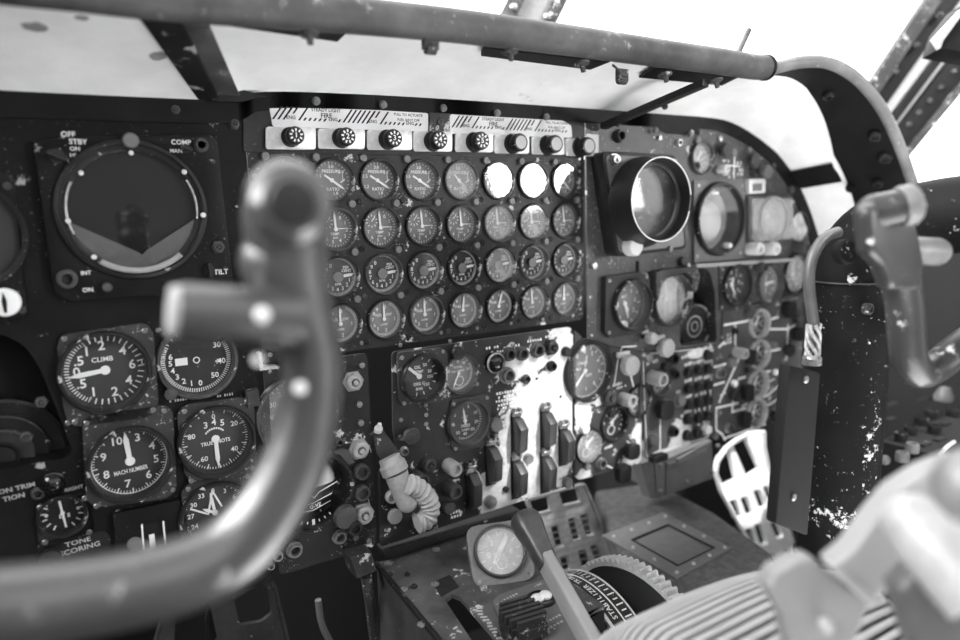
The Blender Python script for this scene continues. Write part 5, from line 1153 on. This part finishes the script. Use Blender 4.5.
# trim wheel: axis along x
tw = empty('stabilizer_handwheel', (.12, -.243, -.594), 'large black trim wheel with toothed metal rim between pedestal and footwell cover', 'wheel', rot=(0, 0, 0))
AX = lambda x, y, z: Matrix.Translation((x, y, z)) @ Matrix.Rotation(R_(90), 4, 'Y')
r = .160; N = 84; b = MB(); vv = []; ff = []
prof = []
for i in range(N * 4):
    k = i % 4; rr = r if k in (1, 2) else r * .965; a = 2 * math.pi * i / (N * 4); prof.append((rr * math.cos(a), rr * math.sin(a)))
b.plate(prof, [circle(0, 0, r * .93, 72)], 0, .020, AX(.116, -.243, -.594)); b.build('toothed_rim', 'knob_gray', tw, world=True, smooth=20)
b = MB(); b.lathe([(r * .93, .002), (r * .90, .006), (.03, .010), (.03, .014), (r * .93, .018)], 64, AX(.116, -.243, -.594)); b.build('disc', 'void', tw, world=True)
sb = empty('trim_scale', (.09, -.19, -.60), 'curved STABILIZER TRIM scale band beside the black trim wheel', 'scale', rot=(0, 0, 0))
cY, cZ, rs = -.189, -.603, .134
def arcband(x0, x1, r, a0, a1, th, n=40):
    b = MB(); vv = []; ff = []
    for i in range(n + 1):
        a = R_(a0 + (a1 - a0) * i / n); c, s = math.cos(a), math.sin(a)
        for x, q in ((x0, r), (x1, r), (x1, r - th), (x0, r - th)): vv.append((x, cY - q * c, cZ + q * s))
    for i in range(n):
        for k in range(4): ff.append((i * 4 + k, i * 4 + (k + 1) % 4, i * 4 + 4 + (k + 1) % 4, i * 4 + 4 + k))
    ff.append((3, 2, 1, 0)); ff.append(tuple(n * 4 + k for k in range(4))); b.add(vv, ff); return b
arcband(.058, .096, rs, 10, 150, .012).build('scale_band', 'panel_gray', sb, world=True)
arcband(.053, .058, rs + .001, 10, 150, .02).build('inner_edge', 'knob_light', sb, world=True)
arcband(.096, .0985, rs + .001, 10, 150, .02).build('outer_edge', 'knob_light', sb, world=True)
arcband(.077, .079, rs + .0006, 10, 150, .002).build('centre_line', 'mark_white', sb, world=True)
b = MB()
def onarc(x, a, dr=.0008):
    a = R_(a); c, s = math.cos(a), math.sin(a); p = Vector((x, cY - (rs + dr) * c, cZ + (rs + dr) * s)); nr = Vector((0, -c, s)); tg = Vector((0, s, c)); return frame(p, nr, tg)
for i, chn in enumerate('STABILIZER TRIM'):
    if chn != ' ': b.text(chn, 0, 0, .011, 0, 0, onarc(.068, 62 + i * 2.9))
for i in range(26): b.rect(0, 0, .0022, .012 if i % 2 else .008, 0, 0, onarc(.0875, 40 + i * 4))
marks(b, 'mark_white', sb, True)
b = MB(); b.lathe([(.131, 0), (.131, .012)], 64, Matrix.Translation((.040, cY, cZ)) @ Matrix.Rotation(R_(90), 4, 'Y')); b.build('sector_disc', 'void', sb, world=True)
# throttle drum: pale bars over a core painted dark as slot shade, domed ends
td = empty('throttle_drum', (-.01, -.526, -.54), 'big pale ribbed throttle drum at the bottom of the pedestal', 'throttle cover', rot=(0, 0, 0))
NX = 24; NA = 76 * 4; x0, x1 = -.154, .139; yc, zc, rd = -.526, -.417, .1217
def drum_r(u):
    e1 = min(1, u / .16); e2 = min(1, (1 - u) / .62)
    return rd * (.52 + .48 * math.sqrt(max(0, 1 - (1 - e1) ** 2))) * (.70 + .30 * math.sqrt(max(0, 1 - (1 - e2) ** 2)))
def dp(u, k, f): a = 2 * math.pi * k / NA; q = drum_r(u) * f; return (x0 + (x1 - x0) * u, yc + q * math.cos(a), zc + q * math.sin(a))
def shell(u0, u1, f, caps=True):
    b = MB(); vv = []; ff = []; m = NX
    for i in range(m + 1):
        for k in range(0, NA, 4): vv.append(dp(u0 + (u1 - u0) * i / m, k, f))
    w = NA // 4
    for i in range(m):
        for k in range(w): ff.append((i * w + k, i * w + (k + 1) % w, (i + 1) * w + (k + 1) % w, (i + 1) * w + k))
    ff.append(tuple(range(w))); ff.append(tuple(m * w + k for k in range(w))); return b.add(vv, ff)
shell(.02, .995, .965).build('drum_core', 'void', td, world=True)
shell(0, .07, 1.0).build('end_dome', 'drum_gray', td, world=True)
b = MB()
for k in range(0, NA, 4):
    vv = []; ff = []
    for i in range(NX + 1):
        u = .06 + .935 * i / NX
        for kk, f in ((k, .955), (k, 1.0), (k + 1.15, 1.012), (k + 2.3, 1.0), (k + 2.3, .955)): vv.append(dp(u, kk, f))
    for i in range(NX):
        for j in range(4): ff.append((i * 5 + j, i * 5 + j + 1, i * 5 + j + 6, i * 5 + j + 5))
    ff.append((0, 1, 2, 3, 4)); ff.append(tuple(NX * 5 + j for j in range(5)))
    b.add(vv, ff)
b.build('ribbed_shell', 'drum_gray', td, world=True, smooth=30)
# blurred throttle levers close to the camera
def slab(name, mat, par, pts, d0, th, bevel=.004):
    A_ = [W(x, y, d0) for x, y in pts]; return MB().hull3(A_, [p + fw * th for p in A_]).build(name, mat, par, world=True, bevel=bevel, seg=3)
t1 = empty('throttle_lever', W(830, 660, .46), 'pale grey flat throttle lever with a bolt, out of focus over the ribbed drum', 'lever', rot=(0, 0, 0))
slab('lever_base', 'glove_gray', t1, [(768, 590), (774, 574), (800, 559), (814, 558), (828, 572), (872, 602), (850, 660), (795, 670), (784, 618)], .44, .02)
slab('lever_arm', 'lever_gray', t1, [(833, 567), (855, 548), (878, 516), (900, 490), (930, 470), (968, 455), (985, 520), (930, 560), (902, 585), (874, 602)], .43, .022)
slab('edge_strip', 'knob_gray', t1, [(829, 566), (836, 566), (880, 602), (874, 608)], .424, .01, .001)
b = MB(); b.ball(W(826, 625, .435), .0050, 14); b.build('bolt', 'knob_gray', t1, world=True)
t2 = empty('throttle_lever', W(960, 660, .40), 'grey throttle lever with a pale round knob, out of focus in the corner', 'lever', rot=(0, 0, 0))
c0 = W(914, 522, .40); c1 = W(985, 600, .37); b = MB(); b.tube([c0, c0.lerp(c1, .3), c0.lerp(c1, .7), c1], [.017, .0205, .021, .021], 22, smooth=3); b.ball(c0, .0168, 18); b.build('lever_knob', 'knob_gray', t2, world=True, smooth=60)
slab('lever_shaft', 'conduit_gray', t2, [(900, 590), (930, 560), (985, 640), (985, 700), (935, 700)], .385, .02)
t3 = empty('throttle_lever', W(985, 640, .36), 'rounded grey lever head cut by the picture edge above the pale knob', 'lever', rot=(0, 0, 0))
b = MB(); b.ball(W(975, 487, .352), .0205, 20, (1, 1, 1)); b.build('lever_knob', 'switch_gray', t3, world=True)
b = MB(); b.tube([W(975, 490, .352), W(1010, 560, .345), W(1060, 660, .34)], .011, 14); b.build('lever_shaft', 'switch_gray', t3, world=True)
# connector box on a cable below the left panel
cb = empty('connector_box', U(364, 580, .0), 'small dark grey connector box on a cable below the lock-nut panel', 'box', rot=(0, 0, 0))
world_prism([(350, 558), (372, 552), (377, 571), (357, 580)], -.03, .01).build('box_body', 'frame_gray', cb, world=True, bevel=.004, seg=3)
b = MB(); b.tube([U(366, 575, -.01), U(370, 600, 0), U(373, 625, .02), U(378, 660, .05)], .008, 12, smooth=4); b.build('cable', 'frame_gray', cb, world=True)
for k, (pts, r, l) in enumerate([([(318, 600), (322, 625), (334, 650), (350, 690)], .005, 'thin pale cable looping in the dark gap under the lock-nut panel'), ([(395, 600), (390, 625), (392, 660)], .008, 'dark cable hanging beside the pedestal side panel')]):
    b = MB(); b.tube([U(x, y, .06) for x, y in pts], r, 10, smooth=4); o = b.build('loose_cable', 'lamp_gray' if k == 0 else 'frame_gray'); tag(o, l, 'cable')
# ------------------------------------------------------------------ right side console
Zc = -.42
cs = empty('side_console', (1.0, -.3, -1.0), 'dark side console with two rows of round knobs behind the black column', 'console', rot=(0, 0, 0))
b = MB(); b.box((1.08, -.46, Zc - .25), (.48, .57, .5)); b.build('console_body', 'void', cs, world=True, bevel=.004)
for x, y, h in [(901, 441, 7), (910.5, 434, 7), (921, 424.5, 7.5), (931, 417.5, 7), (953, 416, 6.5), (934, 433, 7), (912, 452, 7), (902, 461, 7)]:
    p = UZ(x, y, Zc); rr = 6.2 * dep(p) / F
    b = MB(); b.lathe([(rr, 0), (rr, .014), (rr * .9, .017), (rr * .62, .017), (rr * .58, .012), (1e-6, .012)], 24, T(*p)); o = b.build('knob', 'bezel_black' if y < 445 else 'lamp_gray', cs, world=True)
for x, y, w in [(925, 445, .03), (940, 440, .03), (945, 425, .025), (892, 405, .04), (880, 410, .05), (890, 420, .03), (925, 400, .05)]:
    p = UZ(x, y, Zc); b = MB(); b.box((p.x, p.y, Zc + .002), (w, .012, .004)); b.build('label_plate', 'frame_dark', cs, world=True)
p = UZ(944, 400, Zc); b = MB(); b.lathe([(.022, 0), (.022, .01), (.012, .03), (1e-6, .034)], 20, T(*p)); b.build('lever_boot', 'lamp_gray', cs, world=True)
b = MB(); b.tube([UZ(940, 456, Zc + .015), UZ(946, 448, Zc + .03), UZ(954, 442, Zc + .015)], .0035, 8, smooth=4); b.build('guard_wire', 'knob_light', cs, world=True)
p = UZ(885, 462, Zc); b = MB(); b.ball((p.x, p.y, Zc + .004), .009, 12); b.build('indicator_stud', 'lamp_gray', cs, world=True)
# ------------------------------------------------------------------ shell
def struct(name, b, mat, **kw):
    o = b.build(name, mat, **kw); o['kind'] = 'structure'; return o
b = MB(); b.box((.1, .02, -1.02), (3.0, 1.0, .04)); b.box((-.74, -.95, -.66), (.96, 1.3, .06)); struct('floor', b, 'hull_dark')  # second slab is unseen, added to block light under the yoke
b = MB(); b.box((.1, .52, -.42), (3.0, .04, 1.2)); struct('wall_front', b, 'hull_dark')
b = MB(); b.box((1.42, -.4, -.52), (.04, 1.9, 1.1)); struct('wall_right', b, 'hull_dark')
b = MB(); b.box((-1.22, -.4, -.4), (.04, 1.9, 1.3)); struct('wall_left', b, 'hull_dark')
# windscreen centre post
wp = empty('window_post', W(530, 20, 1.35), None, None, rot=(0, 0, 0)); wp['kind'] = 'structure'
def wslab(name, mat, par, pts, d0, th=.02):
    if name == 'rail':                  # the posts run on past the frame and down behind the hood
        (a, b_, c, d) = [Vector(q) for q in pts]; up_, dn_ = (3.2, .9) if par is wp else (1.0, .35)
        pts = [a - (b_ - a) * dn_, b_ + (b_ - a) * up_, c + (c - d) * up_, d - (c - d) * dn_]
    A_ = [W(x, y, d0) for x, y in pts]; return MB().hull3(A_, [p + fw * th for p in A_]).build(name, mat, par, world=True, bevel=.001)
wslab('rail', 'rim_gray', wp, [(490, 34), (517, -20), (532, -20), (506, 36)], 1.34); wslab('rail', 'knob_gray', wp, [(506, 36), (532, -20), (562, -20), (534, 40)], 1.36); wslab('rail', 'frame_gray', wp, [(534, 40), (562, -20), (577, -20), (546, 42)], 1.34)
for x, y in [(514, 7.5), (547.5, 17)]: MB().ball(W(x, y, 1.34), .009, 12).build('screw', 'steel', wp, world=True)
# side window frame
wf = empty('window_frame', W(900, 130, 1.62), None, None, rot=(0, 0, 0)); wf['kind'] = 'structure'
k = lambda pts: [(x, y) for x, y in pts]
ext = lambda a, c: [(a[0][0], a[0][1]), (a[1][0], a[1][1]), (c[1][0], c[1][1]), (c[0][0], c[0][1])]
for a, c, mt, d0 in [(((850, 114), (932, -10)), ((860, 122), (949, -10)), 'rim_gray', 1.60), (((858, 124), (949, -10)), ((866, 134), (968, -10)), 'pad_black', 1.61), (((866, 134), (968, -10)), ((872, 145), (990, -14)), 'knob_light', 1.63),
                     (((872, 145), (990, -14)), ((876, 150), (1000, -16)), 'pad_black', 1.60), (((876, 150), (1000, -16)), ((878, 155), (1010, -18)), 'mark_white', 1.62), (((878, 155), (1010, -18)), ((888, 175), (1030, 0)), 'pad_black', 1.60), (((888, 175), (1030, 0)), ((891, 179), (1036, 4)), 'rim_gray', 1.58)]:
    wslab('rail', {'rim_gray': 'frame_gray'}.get(mt, mt), wf, ext(a, c), d0, .03)
for x, y in [(896, 72), (917, 45), (940, 15), (909, 125), (919, 113), (930, 101), (941, 88), (954, 72)]: MB().ball(W(x, y, 1.60), .007, 10).build('rivet', 'frame_gray', wf, world=True)
vb = empty('visor_box', W(950, 40, 1.2), 'black box edge hanging by the side window frame under the sky', 'box', rot=(0, 0, 0))
wslab('box_body', 'pad_black', vb, [(940, 48), (948, 25), (966, 2), (1000, 0), (1000, 60), (962, 52)], 1.2, .05); wslab('edge_strip', 'knob_gray', vb, [(934, 38), (962, 8), (966, 10), (944, 40), (941, 48)], 1.19, .012)
b = MB(); b.tube([W(735, 60, .975), W(749, 30, 1.0)], .004, 10); tag(b.build('wiper_arm', 'rim_gray'), 'short grey wiper rod standing up behind the hood rim', 'rod')
# window panes
b = MB(); b.add([(-1.1, .50, .18), (1.25, .50, .18), (1.05, .05, .95), (-1.0, .05, .95)], [(0, 1, 2, 3)]); struct('window_1', b, 'glass_clear', smooth=0)
b = MB(); b.add([(1.42, -1.2, .04), (1.42, .45, .04), (1.25, .05, .75), (1.25, -1.0, .75)], [(0, 1, 2, 3)]); struct('window_2', b, 'glass_clear', smooth=0)
# ------------------------------------------------------------------ unseen roof, its opening added to shape the sun patch; sun and sky
sdir = Vector((.30, -.66, .69)).normalized(); ZR = .75
def roofpt(p): k = (ZR - p.z) / sdir.z; q = p + sdir * k; return (q.x, q.y)
hole = [roofpt(U(x, y, 0)) for x, y in SUNPATCH]
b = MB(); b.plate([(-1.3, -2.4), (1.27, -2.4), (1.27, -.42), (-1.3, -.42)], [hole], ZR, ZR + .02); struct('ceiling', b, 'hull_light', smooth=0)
sun = bpy.data.lights.new('sun', 'SUN'); sun.energy = SUN_E; sun.angle = .035
so = bpy.data.objects.new('sun', sun); C.objects.link(so); so.rotation_euler = sdir.to_track_quat('Z', 'Y').to_euler()
so.location = sdir * 3
# sky: bright overcast, brighter ahead and to the right rear where the side window looks out
w = bpy.data.worlds.new('sky'); sc.world = w; w.use_nodes = True; nt = w.node_tree; L = nt.links.new
bg = nt.nodes['Background']
tc = nt.nodes.new('ShaderNodeTexCoord'); sx = nt.nodes.new('ShaderNodeSeparateXYZ'); L(tc.outputs['Generated'], sx.inputs[0])
def mth(op, a, b_=None, c_=None):
    x = nt.nodes.new('ShaderNodeMath'); x.operation = op
    for k, q in enumerate((a, b_, c_)):
        if q is None: continue
        if isinstance(q, (int, float)): x.inputs[k].default_value = q
        else: L(q, x.inputs[k])
    return x.outputs[0]
def ramp(v, a, b_, lo=0.0, hi=1.0):
    r = nt.nodes.new('ShaderNodeMapRange'); r.interpolation_type = 'SMOOTHSTEP'
    r.inputs[1].default_value = a; r.inputs[2].default_value = b_; r.inputs[3].default_value = lo; r.inputs[4].default_value = hi
    L(v, r.inputs['Value']); return r.outputs['Result']
X, Y, Z = sx.outputs
rear = mth('MAXIMUM', mth('MULTIPLY', Y, -1), .05); az = mth('DIVIDE', X, rear); el = mth('DIVIDE', Z, rear)
back = ramp(Y, -.30, -.20, 1, 0)
def box_(a0, a1, e0, e1, s=.012, skew=0.0):
    a = mth('ADD', az, mth('MULTIPLY', el, skew))
    m = mth('MULTIPLY', ramp(a, a0, a0 + s), ramp(a, a1, a1 + s, 1, 0)); m2 = mth('MULTIPLY', ramp(el, e0, e0 + s), ramp(el, e1, e1 + s, 1, 0))
    return mth('MULTIPLY', mth('MULTIPLY', m, m2), back)
front = ramp(Y, -.1, .15); upm = ramp(Z, -.05, .12)
base = ramp(Z, -.80, -.45, WL['low'], WL['rear'])
base = mth('ADD', base, ramp(X, .2, .9, 0, WL['right'])); base = mth('ADD', base, mth('MULTIPLY', mth('MULTIPLY', ramp(mth('MULTIPLY', X, -1), .35, .6, 0, WL['left']), ramp(Z, -.02, .12)), ramp(Y, -.42, -.30)))
sky = mth('ADD', mth('MULTIPLY', mth('MULTIPLY', front, upm), WL['front']), base)
sky = mth('ADD', sky, mth('MULTIPLY', box_(.655, 1.0, .002, .13, .008, .35), WL['patch']))
sky = mth('ADD', sky, mth('MULTIPLY', box_(1.02, 1.5, -.10, .35, .04), WL['patch2']))
L(sky, bg.inputs['Strength']); bg.inputs['Color'].default_value = (1, 1, 1, 1)
# ------------------------------------------------------------------ colour management
vsn = sc.view_settings; sc.display_settings.display_device = 'sRGB'
vsn.view_transform = 'Standard'; vsn.look = 'None'; vsn.gamma = 1; vsn.use_curve_mapping = False; vsn.exposure = EXPO
sc.cycles.max_bounces = 8; sc.cycles.transparent_max_bounces = 12
for o in C.objects:
    if o.type == 'MESH' and o.name.startswith('markings') and len(o.data.vertices) == 0: pass
for o in [o for o in C.objects if o.type == 'MESH' and len(o.data.vertices) == 0]: bpy.data.objects.remove(o)
